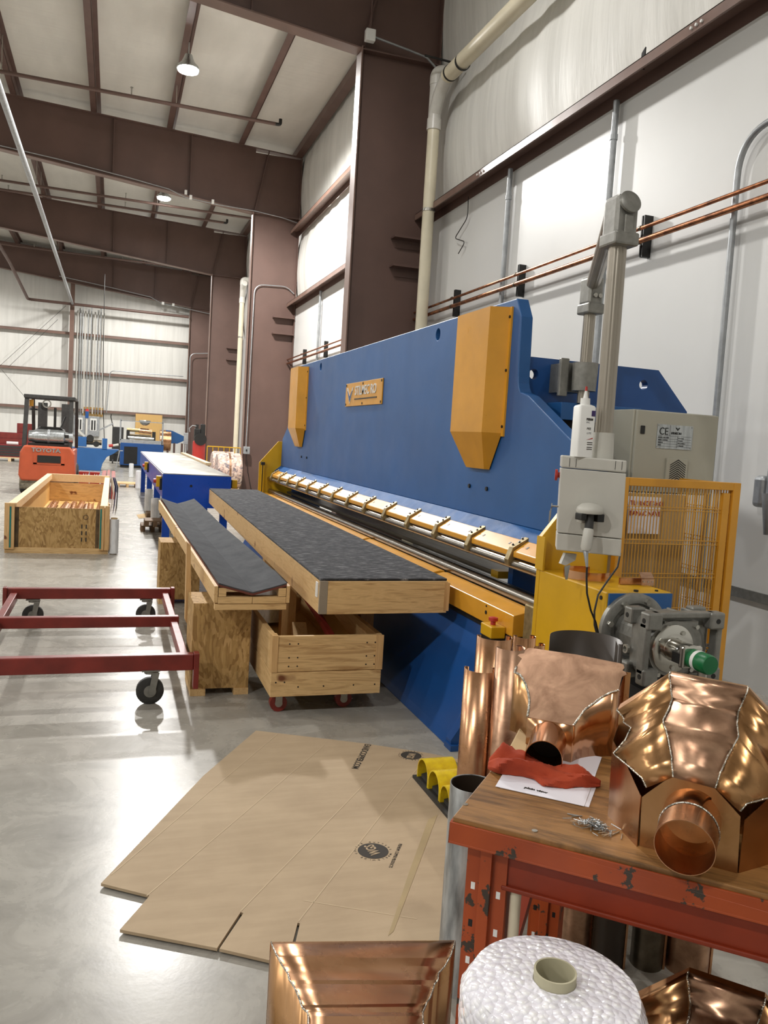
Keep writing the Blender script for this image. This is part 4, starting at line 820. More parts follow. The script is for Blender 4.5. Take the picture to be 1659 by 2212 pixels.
obj('side_rail', MB().prism([p+far*.535 for p in (Vector((pL.x-.022, yn+.0, zb-.03)), Vector((pL.x, yn, zb-.03)), Vector((pL.x, yn, pL.z-.02)), Vector((pL.x-.022, yn, pL.z-.02)))], far*.465), 'pine_y', tr, bevel=.002)
obj('side_rail', MB().prism([Vector((pR.x-.0, yn, zb-.01)), Vector((pR.x+.02, yn, zb-.01)), Vector((pR.x+.02, yn, pR.z-.02)), Vector((pR.x, yn, pR.z-.02))], far), 'pine_y', tr)
xm = (pL.x+pR.x)/2
for q in (0, .3, .62, .97):
    o = far*q
    obj('cross_block', MB().obox(Vector((pL.x+.025, yn+.03, pL.z-.055))+o, (.022, 0, 0), (0, .03, 0), (0, 0, .025)), 'pine_x', tr); obj('cross_block', MB().obox(Vector((pR.x-.025, yn+.03, pL.z-.055))+o, (.022, 0, 0), (0, .03, 0), (0, 0, .025)), 'pine_x', tr)
    obj('cross_rail', MB().obox(Vector(((pL.x+xm)/2, yn+.03, zb+.005))+o, ((xm-pL.x)/2-.001, 0, 0), (0, .03, 0), (0, 0, .02)), 'pine_x', tr, bevel=.002); obj('cross_rail', MB().obox(Vector(((pR.x+xm)/2, yn+.03, zb+.005))+o, ((pR.x-xm)/2-.001, 0, 0), (0, .03, 0), (0, 0, .02)), 'pine_x', tr, bevel=.002)
    obj('lower_cross_rail', MB().obox(Vector((xm-.005, yn+.03, zb-.035))+o, ((pR.x-pL.x)/2+.01, 0, 0), (0, .025, 0), (0, 0, .018)), 'pine_x', tr, bevel=.002)
ztop = zb-.055
for y, x0, x1 in ((4.96, .489, .838), (7.65, .44, .80)):
    lg = obj('chipboard_leg', MB().box(x0, x1, y, y+.36, .04, ztop), 'osb', tr, bevel=.002)
    obj('foot_block', MB().box(x0, x0+.09, y-.01, y+.36, 0, .04), 'pine_y', lg); obj('foot_block', MB().box(x1-.09, x1, y-.01, y+.36, 0, .04), 'pine_y', lg)
vb0 = P(408, 1178, 'y', 5.35)
obj('upright_board', MB().prism([P(404, 1172, 'y', 5.33), P(412, 1178, 'y', 5.33), P(413, 1350, 'y', 5.33), P(409, 1356, 'y', 5.33), P(400, 1340, 'y', 5.33)], (.0, .07, 0)), 'pine_z', tr)
# ================================================================= RED DOLLY
rd = thing('red_dolly', 'low dark red steel rail dolly on rubber casters, empty, on the left of the floor', 'dolly', (-.1, 5.9, 0))
xl, xr = -.74, .49; zt = .292
for i, (y, hgt) in enumerate(((4.82, .095), (5.83, .075), (6.86, .085))): obj('cross_rail', MB().box(xl if i == 2 else xl-.02, xr-(.0, .01, .0)[i]+.0, y, y+.06, zt-hgt, zt), 'red', rd, bevel=.006)
for x in (xl+.03, xr-.07): obj('side_rail', MB().box(x, x+.05, 4.88, 6.86, .195, .262), 'red', rd, bevel=.005)
for x, y in ((xr, 4.80), (xr, 6.84), (xl-.025, 6.84), (xl-.045, 4.80)): obj('stake_pocket', MB().box(x, x+.03, y, y+.07, .09, zt+.008), 'red', rd, bevel=.003)
for x, y in ((.25, 4.85), (.30, 6.89), (-.55, 6.89), (-.665, 4.85)):
    cs = obj('caster', MB().box(x-.05, x+.05, y-.04, y+.04, .197, .205).cyl((x, y, .18), (x, y, .2), .035).add([], []), 'cast', rd)
    for s in (-1, 1): 
        obj('fork', MB().prism([(x+.01, y+s*.03, .19), (x+.05, y+s*.03, .19), (x+.025, y+s*.03, .06), (x-.01, y+s*.03, .06)], (0, s*.004, 0)), 'cast', cs)
    obj('wheel', MB().lathe((x, y-.022, .078), [(.03, 0), (.06, 0), (.078, .006), (.078, .038), (.06, .044), (.03, .044)], 32, (0, 1, 0)), 'rubber', cs, True); obj('hub', MB().cyl((x, y-.026, .078), (x, y+.026, .078), .035, n=20), 'cast', cs, True)
# ================================================================= CARDBOARD ON THE FLOOR
cbd = thing('cardboard_sheet', 'large flattened cardboard sheet with printed round emblems lying on the floor', 'cardboard', (.9, 3.2, 0))
cp = [(218, 1908), (323, 1934), (317, 1942), (259, 2008), (469, 2048), (520, 1970), (526, 1972), (474, 2049), (620, 2083), (643, 1993), (648, 1994), (627, 2084), (700, 2095), (935, 2070), (952, 2028), (968, 1770), (1000, 1720), (1040, 1650), (927, 1627), (789, 1606), (553, 1578), (440, 1675)]
fp3 = [P(x, y, 'z', .018) for x, y in cp]
bmv = MB().prism([(p.x, p.y, .008) for p in fp3], (0, 0, .010))
cs_ = obj('sheet', bmv, 'cardboard', cbd)
def flo(x, y, z=.0185): return P(x, y, 'z', z)
for a, b in (((317, 1935), (700, 1610)), ((520, 1968), (830, 1650)), ((645, 1990), (905, 1655)), ((240, 1890), (600, 1585)), ((655, 1945), (900, 1985))): obj('crease', MB().bar(flo(*a), flo(*b), .004, .0006), 'crease', cbd)
def emblem(cx, cy, rx_px, txt, ang):
    c = flo(cx, cy); r = (flo(cx+rx_px, cy)-c).length
    e1 = (flo(*ang)-c); e1.z = 0; e1.normalize(); e2 = Vector((-e1.y, e1.x, 0))
    d = obj('emblem_disc', MB().cyl(c, c+Vector((0, 0, .0006)), r, n=40), 'ink', cbd)
    text('emblem_letters', txt, r*.95, c-e1*r*.55-e2*r*.3+Vector((0, 0, .0012)), e1, e2, 'cardboard', d, .0004, .62, bold=.0012)
    s = 'COPPER GUTTERS WORLDWIDE '; 
    for i, ch in enumerate(s):
        if ch == ' ': continue
        a = -2*PI*i/len(s); u = e1*math.sin(-a)*-1+e2*math.cos(a); u = e1*math.cos(PI/2+a)+e2*math.sin(PI/2+a); t_ = Vector((u.y, -u.x, 0))
        text('ring_letter', ch, r*.2, c+u*r*1.1-t_*r*.06, t_, u, 'ink', d, .0003)
emblem(806, 1838, 33, 'WGS', (790, 1858-40)); emblem(888, 1632, 22, 'WGS', (880, 1645))
a, b = flo(797, 1608), flo(768, 1662); e1 = (b-a).normalized(); e2 = Vector((-e1.y, e1.x, 0))
text('printed_address', 'EANDCOPPER.COM', (b-a).length*.135, a-e2*.02, e1, e2, 'ink', cbd, .0004, .82, bold=.001)
a, b = flo(862, 1822), flo(842, 1868); e1 = (b-a).normalized(); e2 = Vector((-e1.y, e1.x, 0))
text('printed_line', 'PREMIUM COPPER PRODUCTS', (b-a).length*.11, a, e1, e2, 'ink', cbd, .0004, .75)
obj('scuff', MB().prism([flo(*q) for q in ((838, 2022), (850, 2012), (900, 1880), (945, 1760), (925, 1770), (885, 1880))], (0, 0, .0004)), paint('cardboard_scuff', '#a8946f', .85, var=.1), cbd)
# ================================================================= FOOT PEDAL
fpd = thing('foot_pedal', 'triple foot switch with yellow hoods on a black base beside the cardboard', 'foot pedal', (1.5, 3.35, .018))
obj('base', MB().box(1.40, 1.56, 3.08, 3.54, .019, .032), 'rubber', fpd)
for i, (y, w, hh) in enumerate(((3.455, .068, .108), (3.315, .068, .108), (3.185, .055, .095))):
    A = [(0, y+w*math.cos(t), .032+hh*(.35+.65*math.sin(t))) for t in [PI*k/16 for k in range(17)]]
    A = [(0, y+w, .032)]+A+[(0, y-w, .032)]; B = [(0, y+(w-.006)/w*(q[1]-y), .032+(q[2]-.032)*.95) for q in A[::-1]]
    obj('hood', MB().prism([(1.415, q[1], q[2]) for q in A+B], (.15, 0, 0)), 'pedal_yellow', fpd, True)
    obj('treadle', MB().obox((1.49, y, .055), (.06, 0, .012), (0, w*.7, 0), (0, 0, .008)), 'rubber', fpd)
obj('back_cover', MB().box(1.565, 1.60, 3.12, 3.53, .032, .11), paint('grey_pedal_cover', '#8f8f78', .4), fpd, bevel=.015, seg=3)
# ================================================================= ORANGE WORKBENCH
BZ = .90
BA = P(972, 1765, 'z', BZ); BRZ = math.atan2(-.664, .747)
E1 = Vector((math.cos(BRZ), math.sin(BRZ), 0)); E2 = Vector((-E1.y, E1.x, 0))
def bw(x, y, z): return Vector((BA.x, BA.y, 0))+E1*x+E2*y+Vector((0, 0, z))
wb = thing('workbench', 'orange steel workbench with chipped paint and a worn wooden top at the lower right', 'workbench', (BA.x, BA.y, 0), rz=BRZ)
BL, BD = 1.25, .78
obj('wooden_top', MB().box(.004, BL, .006, BD, BZ-.022, BZ), 'benchwood', wb, bevel=.002)
obj('front_lip', MB().box(0, BL, 0, .005, BZ-.05, BZ-.009).box(0, BL, 0, .06, BZ-.05, BZ-.046), 'orange_rack', wb, bevel=.001)
obj('side_lip', MB().box(0, .004, .005, BD, BZ-.05, BZ-.009), 'orange_rack', wb)
obj('front_beam', MB().box(.1, BL, .035, .075, BZ-.127, BZ-.05).box(.1, BL, .028, .08, BZ-.13, BZ-.12), 'orange_plain', wb, bevel=.003)
obj('rear_beam', MB().box(.06, BL, BD-.08, BD-.04, BZ-.17, BZ-.03), 'orange_plain', wb)
obj('lower_beam', MB().box(.1, BL, .03, .07, .30, .36), 'orange_plain', wb); obj('lower_tie', MB().box(.66, .70, .07, .55, .30, .335), 'orange_plain', wb); obj('lower_tie', MB().box(.86, .90, .07, .55, .30, .335), 'orange_plain', wb)
for i, y in enumerate((.03, BD-.11)):
    u = MB().box(.03, .036, y, y+.075, 0, BZ-.05).box(.03, .11, y, y+.004, 0, BZ-.05).box(.105, .11, y, y+.075, 0, BZ-.05).box(.06, .082, y-.012, y, 0, BZ-.05)
    p = obj('leg_post', u, 'orange_rack', wb, bevel=.001)
    for k in range(9):
        z = BZ-.13-k*.075
        obj('slot', MB().box(.042, .05, y-.0006, y, z-.014, z), 'black' if k % 2 else 'white', p); obj('slot', MB().box(.092, .100, y-.0006, y, z-.02, z-.006), 'white' if k < 4 else 'black', p)
obj('leg_post', MB().box(BL-.08, BL, .03, .1, 0, BZ-.05), 'orange_plain', wb); obj('leg_post', MB().box(BL-.08, BL, BD-.11, BD-.04, 0, BZ-.05), 'orange_plain', wb)
obj('brace', MB().bar((.07, .1, .4), (.07, BD-.1, .7), .03, .03), 'orange_plain', wb); obj('side_tie', MB().box(.045, .095, .1, BD-.1, .68, .74), 'orange_plain', wb)
sb = bpy.data.objects
for a, b in ((1005, 1738), (1155, 1795)):
    q = P(a, b, 'z', BZ); q = Vector((q.x, q.y, 0)); d = q-Vector((BA.x, BA.y, 0))
    obj('bench_screw', MB().cyl((d.dot(E1), d.dot(E2), BZ), (d.dot(E1), d.dot(E2), BZ+.0012), .0055, n=14), 'zinc', wb)

# ----------------------------------------------------------------- big conductor head (lying on its back)
HO = Vector((.922, 1.204, BZ)); HW = Vector((.71631, -.69778, 0)); HB = Vector((.69778, .71631, 0)); HWID = .162
def hp(px, py, back):                      # (u, z) on the plane at that depth of the head
    d = _r*(px-W/2)-_u*(py-H/2)+_f*FPX; p0 = HO+HB*back
    t = (p0-CAM).dot(HB)/d.dot(HB); q = CAM+d*t-HO
    return q.dot(HW), q.z
rings = [(.150, (680, 150), (160, 515)), (.140, (672, 205), (152, 535)), (.137, (684, 265), (200, 585)), (.116, (690, 330), (222, 625)), (.112, (700, 405), (215, 652)), (.088, (690, 450), (290, 705)), (.074, (668, 520), (232, 830)),
         (.055, (610, 630), (118, 962)), (.051, (616, 662), (135, 985)), (.047, (640, 730), (170, 1010)), (.040, (660, 800), (205, 1040)), (.030, (674, 870), (240, 1068)), (.019, (684, 940), (285, 1105)), (.008, (692, 1005), (320, 1140)), (.004, (696, 1030), (335, 1152)), (-.002, (703, 1110), (400, 1205)), (-.006, (708, 1195), (440, 1300))]
def headring():
    out = []
    for bk, (x1, y1), (x2, y2) in rings:
        u1, z1 = hp(1300+x1/4.607, 1420+y1/4.607, bk); u2, z2 = hp(1300+x2/4.607, 1420+y2/4.607, bk)
        out.append((bk, u1, z1, u2, z2))
    return out
HR = headring()
def build_head(loc, lb, rz=0, sc=1.):
    R = HR; t = thing('conductor_head', lb, 'conductor head', loc, 'copper conductor heads'); 
    OFF[t.name] = Vector((0, 0, 0)); t.rotation_euler[2] = math.atan2(HW.y, HW.x)+rz; t.scale = (sc, sc, sc)
    lf = [Vector((u2, bk, z2)) for bk, u1, z1, u2, z2 in R]; tl = [Vector((u1, bk, z1)) for bk, u1, z1, u2, z2 in R]
    # keep the front facet symmetrical about the head's middle
    trr = [Vector((HWID-u1*.85+(-.005), bk, z1-.003)) for bk, u1, z1, u2, z2 in R]; rr = [Vector((HWID-u2, bk, z2-.004)) for bk, u1, z1, u2, z2 in R]
    for nm, a, b in (('upper_facet', tl, trr), ('left_facet', lf, tl), ('right_facet', trr, rr)):
        obj(nm, MB().grid([[p, q] for p, q in zip(a, b)]), 'copper_dull' if nm == 'upper_facet' else 'copper_gold', t, True, solid=.0016, lim=11)
    for a, nm in ((tl, 'solder_seam'), (trr, 'solder_seam'), (lf, 'edge_seam'), (rr, 'edge_seam')):
        pts = [p+Vector((random.uniform(-.0006, .0006), 0, .0012)) for p in a]
        obj(nm, MB().tube(pts, .0017, 6), 'solder', t, True)
    e = [(0, 0), (-.004, .09), (.043, .140), (.109, .140), (.158, .092), (HWID, 0)]
    obj('end_panel', MB().prism([(u, .006, z) for u, z in e], (0, .002, 0)), 'copper_gold', t)
    obj('front_wing', MB().prism([(HWID-.05, -.002, 0), (HWID+.002, -.002, 0), (HWID-.002, -.002, .1), (HWID-.05, -.002, .142)], (0, .002, 0)), 'copper_gold', t)
    obj('left_wing', MB().sheet([[(-.004, .0, 0), (-.005, .0, .095)], [(-.04, .05, 0), (-.04, .05, .125)], [(-.075, .1, 0), (-.078, .1, .15)], [(-.08, .2, 0), (-.082, .2, .17)]], (.0012, .0012, 0)), 'copper_gold', t, True)
    obj('right_wing', MB().sheet([[(HWID+.004, .0, 0), (HWID+.005, .0, .095)], [(HWID+.04, .05, 0), (HWID+.04, .05, .125)], [(HWID+.075, .1, 0), (HWID+.078, .1, .15)], [(HWID+.08, .2, 0), (HWID+.082, .2, .17)]], (-.0012, .0012, 0)), 'copper_gold', t, True)
    k = 1; rim = [(R[k][3], R[k][4]), (R[k][1], R[k][2]), (trr[k].x, trr[k].z), (rr[k].x, rr[k].z)]
    rl = [Vector((u, .152, z)) for u, z in rim]
    obj('rim_band', MB().sheet([[p+Vector((0, -.01, .002)) for p in rl], [p+Vector((0, .02, .006)) for p in rl]], (0, 0, -.003)), 'copper_gold', t)
    obj('back_panel', MB().prism([(rim[0][0], .165, 0), (rim[0][0], .165, rim[0][1]), (rim[1][0], .165, rim[1][1]), (rim[2][0], .165, rim[2][1]), (rim[3][0], .165, rim[3][1]), (rim[3][0], .165, 0)], (0, .002, 0)), 'copper_gold', t)
    # outlet spout, tilted up a little towards its open end
    c0 = Vector((.083, .012, .078)); ax = Vector((0, -.99, -.10)).normalized(); c1 = c0+ax*.055; c2 = c0+ax*.115
    obj('spout', MB().ring(c0, c1, .049, .0475, 48), 'copper_mirror', t, True); obj('spout_collar', MB().ring(c1, c2, .0485, .0472, 48), 'copper', t, True)
    obj('collar_seam', MB().lathe(c1, [(.049, -.001), (.0505, 0), (.049, .002)], 48, ax, False), 'solder', t, True)
    return t
build_head(HO, 'large copper conductor head lying with its round spout towards the camera on the wooden bench')
h3 = build_head(HO+E1*.35+E2*.10, 'copper conductor head cut off by the right edge, beside the large one', .12)
build_head(P(1480, 2130, 'z', .60)-Vector((0, 0, .29))-HW*.01+HB*-.10, 'copper conductor head low under the bench at the bottom right corner', .0)

# ----------------------------------------------------------------- left conductor head with the flat soldered plate
t = thing('scupper_head', 'copper scupper head with blotchy flat top plate, behind the red rag on the bench', 'conductor head', (1.0, 1.65, BZ))
n0 = Vector((.935, 1.665, .985)); n1 = Vector((1.005, 1.573, .985)); n2 = Vector((1.177, 1.646, 1.10)); nn = (n1-n0).cross(n2-n0).normalized()
def op(px, py, dn=0.):
    d = _r*(px-W/2)-_u*(py-H/2)+_f*FPX; p0 = n0+nn*dn
    return CAM+d*((p0-CAM).dot(nn)/d.dot(nn))
z5 = lambda x, y: (1060+x/5.352, 1360+y/5.352)
outline = [(430, 1010), (440, 900), (450, 820), (437, 740), (405, 640), (372, 565), (338, 520), (272, 492), (300, 430), (360, 335), (312, 300), (330, 280), (385, 275), (395, 245), (430, 215), (470, 213), (1000, 290), (1500, 390), (1535, 405), (1545, 440), (1520, 470), (1560, 490), (1575, 520), (1525, 540), (1512, 560), (1478, 700), (1390, 730), (1290, 780), (1180, 855), (1090, 930), (1030, 1000), (985, 1070), (955, 1112)]
tp = [op(*z5(*q)) for q in outline]
obj('top_plate', MB().prism(tp, nn*-.002), 'copper_dull', t)
obj('rim_seam', MB().tube([p+Vector((random.uniform(-1, 1)*.001, random.uniform(-1, 1)*.001, 0)) for p in tp[25:]], .0024, 6), 'solder', t, True); obj('rim_seam', MB().tube([p+Vector((random.uniform(-1, 1)*.001, random.uniform(-1, 1)*.001, 0)) for p in tp[:9]], .003, 6), 'solder', t, True)
# plate bottom = same outline dropped on the bench; side walls stand between
def wall(idx, nm, mat):
    obj(nm, MB().grid([[tp[i]-nn*.001, Vector((tp[i].x, tp[i].y, BZ+.001))] for i in idx]), mat, t, True, solid=.0014)
wall(range(25, 33), 'right_wall', 'copper_mirror'); wall(range(0, 9), 'left_wall', 'copper_gold')
wall([32, 0], 'front_wall', 'copper_mirror'); wall(range(15, 18), 'back_wall', 'copper_gold')
fl0, fl1 = tp[24], tp[20]
obj('back_flange', MB().prism([tp[25], tp[21], Vector((tp[21].x, tp[21].y, BZ+.001)), Vector((tp[25].x, tp[25].y, BZ+.001))], E2*.0016), 'copper_mirror', t)
obj('flange_return', MB().prism([tp[21], tp[21]+E1*.012, Vector((tp[21].x, tp[21].y, BZ+.001))+E1*.012, Vector((tp[21].x, tp[21].y, BZ+.001))], E2*.0016), 'copper_gold', t)
pc0 = P(1192, 1600, 'z', .945); pc1 = P(1174, 1638, 'z', .942); ax = (pc1-pc0).normalized(); pc0 = Vector(((tp[32]+tp[0])/2).to_tuple()[:2]+(.944,)); pc1.z = .9405
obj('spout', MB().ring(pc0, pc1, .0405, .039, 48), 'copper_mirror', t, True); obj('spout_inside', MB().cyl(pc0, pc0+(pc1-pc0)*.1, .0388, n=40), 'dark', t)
# paper, rag, rivets
tag(obj('paper_sheet', MB().prism([P(1070, 1699, 'z', BZ+.0016), P(1262, 1742, 'z', BZ+.0016), P(1300, 1636, 'z', BZ+.0016), P(1128, 1603, 'z', BZ+.0016)], (0, 0, .0008)), 'paper'), 'upper white sheet of paper under the red rag on the bench', 'paper')
tag(obj('paper_sheet', MB().prism([P(1080, 1702, 'z', BZ+.0004), P(1272, 1744, 'z', BZ+.0004), P(1288, 1700, 'z', BZ+.0004), P(1130, 1660, 'z', BZ+.0004)], (0, 0, .0008)), 'paper'), 'lower white sheet of paper slipping out under the upper one', 'paper')
wr = bpy.data.objects['paper_sheet']
text('printed_line', 'plain view', .012, P(1132, 1702, 'z', BZ+.0027), HW, HB, 'ink', wr, .0002, bold=.0006)
a, b = P(1054, 1664, 'z', BZ), P(1296, 1702, 'z', BZ); dr = (b-a); Lr = dr.length; dr.normalize(); pr = Vector((-dr.y, dr.x, 0))
rows = []
NR_ = 72
from mathutils import noise as MN
for i in range(NR_+1):
    q = i/NR_; c = a+dr*Lr*q; wdt = (.05*(1-.45*q)+.008*math.sin(q*11+1))*(min(1, 7*q+.25))*(min(1, 6*(1-q)+.3)); hg = (.040*(1-.38*q)+.005*math.sin(q*9))*(min(1, 6*q+.4))*(min(1, 4*(1-q)+.35))
    c = c+pr*(.008*math.sin(q*7)+.012*(1-q)); row = []
    for k in range(29):
        an = PI*1.06*(k/28)-.03*PI
        f = 1+.38*MN.noise(Vector((q*3.6, an*1.8, 1.7)))+.30*(.6-1.6*abs(math.sin(an*2.2+q*5+1.5*MN.noise(Vector((q*4, 3, 1))))))+.10*MN.noise(Vector((q*12, an*5, 7.1)))
        p = c+pr*(math.cos(an)*wdt*f)+Vector((0, 0, max(.0, math.sin(an))*hg*f+.004)); row.append(p)
    rows.append(row)
tag(obj('shop_rag', MB().grid(rows), 'rag', None, True, solid=.003), 'crumpled orange red shop rag on the white paper', 'rag')
pm = MB(); c = P(1285, 1787, 'z', BZ+.002)
for i in range(150):
    rr_, an = abs(random.gauss(0, .016)), random.uniform(0, 2*PI); q = c+E1*rr_*math.cos(an)*1.3+E2*rr_*math.sin(an)*.8; hz = max(.002, .012-.35*rr_)*random.random()+.0015
    d = Vector((math.cos(an*3), math.sin(an*3), random.uniform(-.25, .25)))*random.uniform(.006, .011)
    pm.cyl(q+Vector((0, 0, hz))-d, q+Vector((0, 0, hz))+d, .0009, n=5)
tag(obj('rivet_pile', pm, 'alu'), 'small heap of shiny loose rivet pins on the bench', 'rivets', None, 'stuff')
for i, (x, y) in enumerate(((1238, 1760), (1246, 1763), (1330, 1800), (1343, 1807))):
    q = P(x, y, 'z', BZ+.0016); d = Vector((math.cos(i*.5-.6), math.sin(i*.5-.6), 0))*.011
    tag(obj('rivet_pin', MB().cyl(q-d, q+d, .0011, n=6), 'alu'), 'loose rivet pin lying apart from the shiny heap', 'rivet', 'loose rivet pins')
bx_ = [P(1093, 1640, 'z', BZ+.001), P(1138, 1640, 'z', BZ+.001), P(1143, 1592, 'z', BZ+.001), P(1122, 1584, 'z', BZ+.001)]
tag(obj('kraft_bag', MB().prism(bx_, (0, 0, .018)), 'kraft', bevel=.004), 'small tan paper bag lying left of the scupper head on the bench', 'bag')

# ----------------------------------------------------------------- half round gutters standing behind the bench
def gutter(cx, cy, r, z1, face, mat, lb, bead=True, z0=.0):
    t = thing('gutter_length', lb, 'gutter', (cx, cy, z0), 'gutter lengths standing behind the bench'); f = Vector((math.cos(face), math.sin(face), 0)); s = Vector((-f.y, f.x, 0)); c = Vector((cx, cy, 0))
    prof = [c+f*r*math.cos(a)+s*r*math.sin(a) for a in [-PI/2+PI*i/24 for i in range(25)]]
    prof = [prof[0]-f*r*.25]+prof+[prof[-1]-f*r*.25]
    obj('trough', MB().grid([[p+Vector((0, 0, z0)), p+Vector((0, 0, z1))] for p in prof]), mat, t, True, solid=.0016)
    if bead:
        e = prof[-1]+s*-.009; obj('bead', MB().ring(e+Vector((0, 0, z0)), e+Vector((0, 0, z1)), .010, .0085, 16), mat, t, True)
    e = prof[0]; obj('hem', MB().grid([[q+Vector((0, 0, z0)), q+Vector((0, 0, z1))] for q in (e, e+s*.008-f*.006, e+s*.016)]), mat, t, True, solid=.0014)
def gp(px, py, y): return P(px, py, 'y', y)
g = gp(1052, 1452, 2.52); gutter(g.x, g.y+.045, .058, g.z, -1.9, 'copper', 'left copper gutter length, shorter, standing nearest the foot pedal')
g = gp(1082, 1382, 2.66); gutter(g.x, g.y+.05, .064, g.z, -1.8, 'copper', 'tallest copper gutter length behind the left one')
g = gp(1112, 1403, 2.46); gutter(g.x, g.y+.03, .05, g.z, -1.5, 'copper_dull', 'dull copper gutter length between the shiny ones and the scupper head')
g = gp(1142, 1378, 2.72); gutter(g.x, g.y+.03, .042, g.z, -1.7, 'copper_mirror', 'narrow shiny copper gutter length against the bronze one')
g = gp(1165, 1395, 2.72); gutter(g.x, g.y+.03, .036, g.z, -1.7, 'copper_mirror', 'shortest narrow copper gutter length beside the bronze one')
g = gp(1250, 1372, 2.62); gutter(g.x, g.y-.05, .128, g.z, 1.05, 'bronze_coil', 'wide dark bronze gutter length with its hollow side to the camera', False)
q = P(1012, 1700, 'y', 2.1)
gt = thing('metal_downpipe', 'weathered grey metal pipe standing left of the bench leg, dark inside', 'pipe', (q.x+.03, 2.12, 0))
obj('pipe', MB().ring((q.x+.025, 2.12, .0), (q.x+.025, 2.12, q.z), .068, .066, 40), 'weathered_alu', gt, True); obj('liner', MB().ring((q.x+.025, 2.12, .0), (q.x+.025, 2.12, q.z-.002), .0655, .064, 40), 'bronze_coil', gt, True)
tag(obj('cream_tube', MB().cyl(bw(.128, .05, .02), bw(.125, .05, .765), .011, n=16), 'pvc', None, True), 'thin cream tube standing against the front bench leg', 'tube')
# downspouts seen under the bench
def spout(px, py, r, z1, lb, mat='copper_dull'):
    c = P(px, py, 'z', 0); t = thing('downspout', lb, 'downspout', (c.x, c.y, 0), 'copper downspouts under the bench')
    obj('pipe', MB().ring((c.x, c.y, .0), (c.x, c.y, z1), r, r-.002, 28), mat, t, True); obj('lock_seam', MB().box(c.x+r*.7-.004, c.x+r*.7+.004, c.y-r*.75-.004, c.y-r*.75+.002, 0, z1), 'copper', t)
spout(1480, 2085, .07, .68, 'copper downspout standing under the bench at the right'); spout(1395, 2080, .05, .66, 'darker downspout standing just left of it under the bench', 'steel_dark'); spout(1235, 2060, .055, .66, 'copper downspout standing behind the bubble wrap roll'); spout(1310, 2080, .05, .66, 'dark downspout standing behind the right side of the bubble wrap roll', 'bronze_coil')
# ----------------------------------------------------------------- bubble wrap
rc = Vector((.690, 1.078, 0)); rz_ = .77; rr0 = .138
t = thing('bubble_wrap_roll', 'big roll of bubble wrap standing on end in front of the bench', 'bubble wrap', (rc.x, rc.y, 0))
rows = []
prof = [(.034, rz_-.3), (.034, rz_)]
def topz(r): return rz_-.002-.010*((r/rr0)**3)
mb = MB(); N = 200; rad = [.034+(.132-.034)*i/46 for i in range(47)]; vs = []
random.seed(3)
for i, r in enumerate(rad):
    for k in range(N):
        a = 2*PI*k/N; bump = .0006*max(0, MN.noise(Vector((r*110*math.cos(a), r*110*math.sin(a), 2.))))+.0008*MN.noise(Vector((r*220*math.cos(a), r*220*math.sin(a), 5.)))
        vs.append(Vector((rc.x+r*math.cos(a), rc.y+r*math.sin(a), topz(r)+bump)))
for i, z in enumerate([rz_-.018-.012*j for j in range(62)]):
    for k in range(N):
        a = 2*PI*k/N; r = rr0+.002*MN.noise(Vector((a*14, z*70, 3)))+.003*math.sin(a*5+z*9)+(.004 if i == 0 else .006)-(.006 if i == 0 else 0); vs.append(Vector((rc.x+r*math.cos(a), rc.y+r*math.sin(a), max(z, .003))))
m = len(vs)//N
mb.add(vs, [[i*N+k, i*N+(k+1) % N, (i+1)*N+(k+1) % N, (i+1)*N+k] for i in range(m-1) for k in range(N)])
obj('wrap', mb, 'bubble', t, True); obj('core', MB().ring((rc.x, rc.y, .02), (rc.x, rc.y, rz_+.014), .0335, .0305, 40), paint('cardboard_core', '#b6b094', .7), t, True)
# ----------------------------------------------------------------- copper cornice head at the bottom edge
t = thing('cornice_head', 'copper conductor head with stepped cornice mouldings in front of the cardboard', 'conductor head', (.55, 1.6, 0))
pro = [(1.76, (586, 2036), (983, 2033)), (1.745, (587, 2040), (982, 2038)), (1.72, (592, 2052), (979, 2049)), (1.695, (597, 2064), (974, 2064)), (1.685, (601, 2070), (971, 2070)), (1.665, (609, 2086), (961, 2088)), (1.64, (622, 2104), (947, 2104)), (1.615, (625, 2118), (946, 2118)), (1.605, (631, 2126), (938, 2128)),
       (1.58, (639, 2140), (934, 2143)), (1.56, (644, 2152), (929, 2156)), (1.535, (651, 2172), (921, 2168)), (1.53, (653, 2178), (919, 2175)), (1.515, (664, 2188), (913, 2188)), (1.50, (666, 2196), (913, 2196)), (1.46, (666, 2230), (915, 2230)), (1.42, (664, 2265), (918, 2265))]
L_ = [P(*a, 'y', y) for y, a, b in pro]; R_ = [P(*b, 'y', y) for y, a, b in pro]
obj('cornice_front', MB().grid([[a+(b-a)*k/6 for k in range(7)] for a, b in zip(L_, R_)]), 'copper', t, True, solid=.002, lim=14)
zb_ = .0
obj('left_side', MB().grid([[a, Vector((a.x+.0, a.y, zb_))] for a in L_]), 'copper_gold', t, True, solid=.0016); obj('right_side', MB().grid([[b, Vector((b.x, b.y, zb_))] for b in R_]), 'copper_gold', t, True, solid=.0016)
obj('left_seam', MB().tube([a+Vector((0, 0, .001)) for a in L_], .002, 6), 'solder', t, True); obj('right_seam', MB().tube([a+Vector((0, 0, .001)) for a in R_], .002, 6), 'solder', t, True)
obj('back_panel', MB().prism([L_[0]-Vector((.002, 0, 0)), R_[0]+Vector((.002, 0, 0)), Vector((R_[0].x+.002, 1.76, 0)), Vector((L_[0].x-.002, 1.76, 0))], (0, .003, 0)), 'copper_gold', t)
obj('left_stile', MB().box(L_[0].x-.002, L_[0].x+.012, 1.735, 1.758, 0, L_[0].z-.02), 'copper_gold', t); obj('left_stile', MB().box(L_[0].x+.03, L_[0].x+.036, 1.72, 1.758, 0, L_[0].z-.07), 'copper_gold', t)
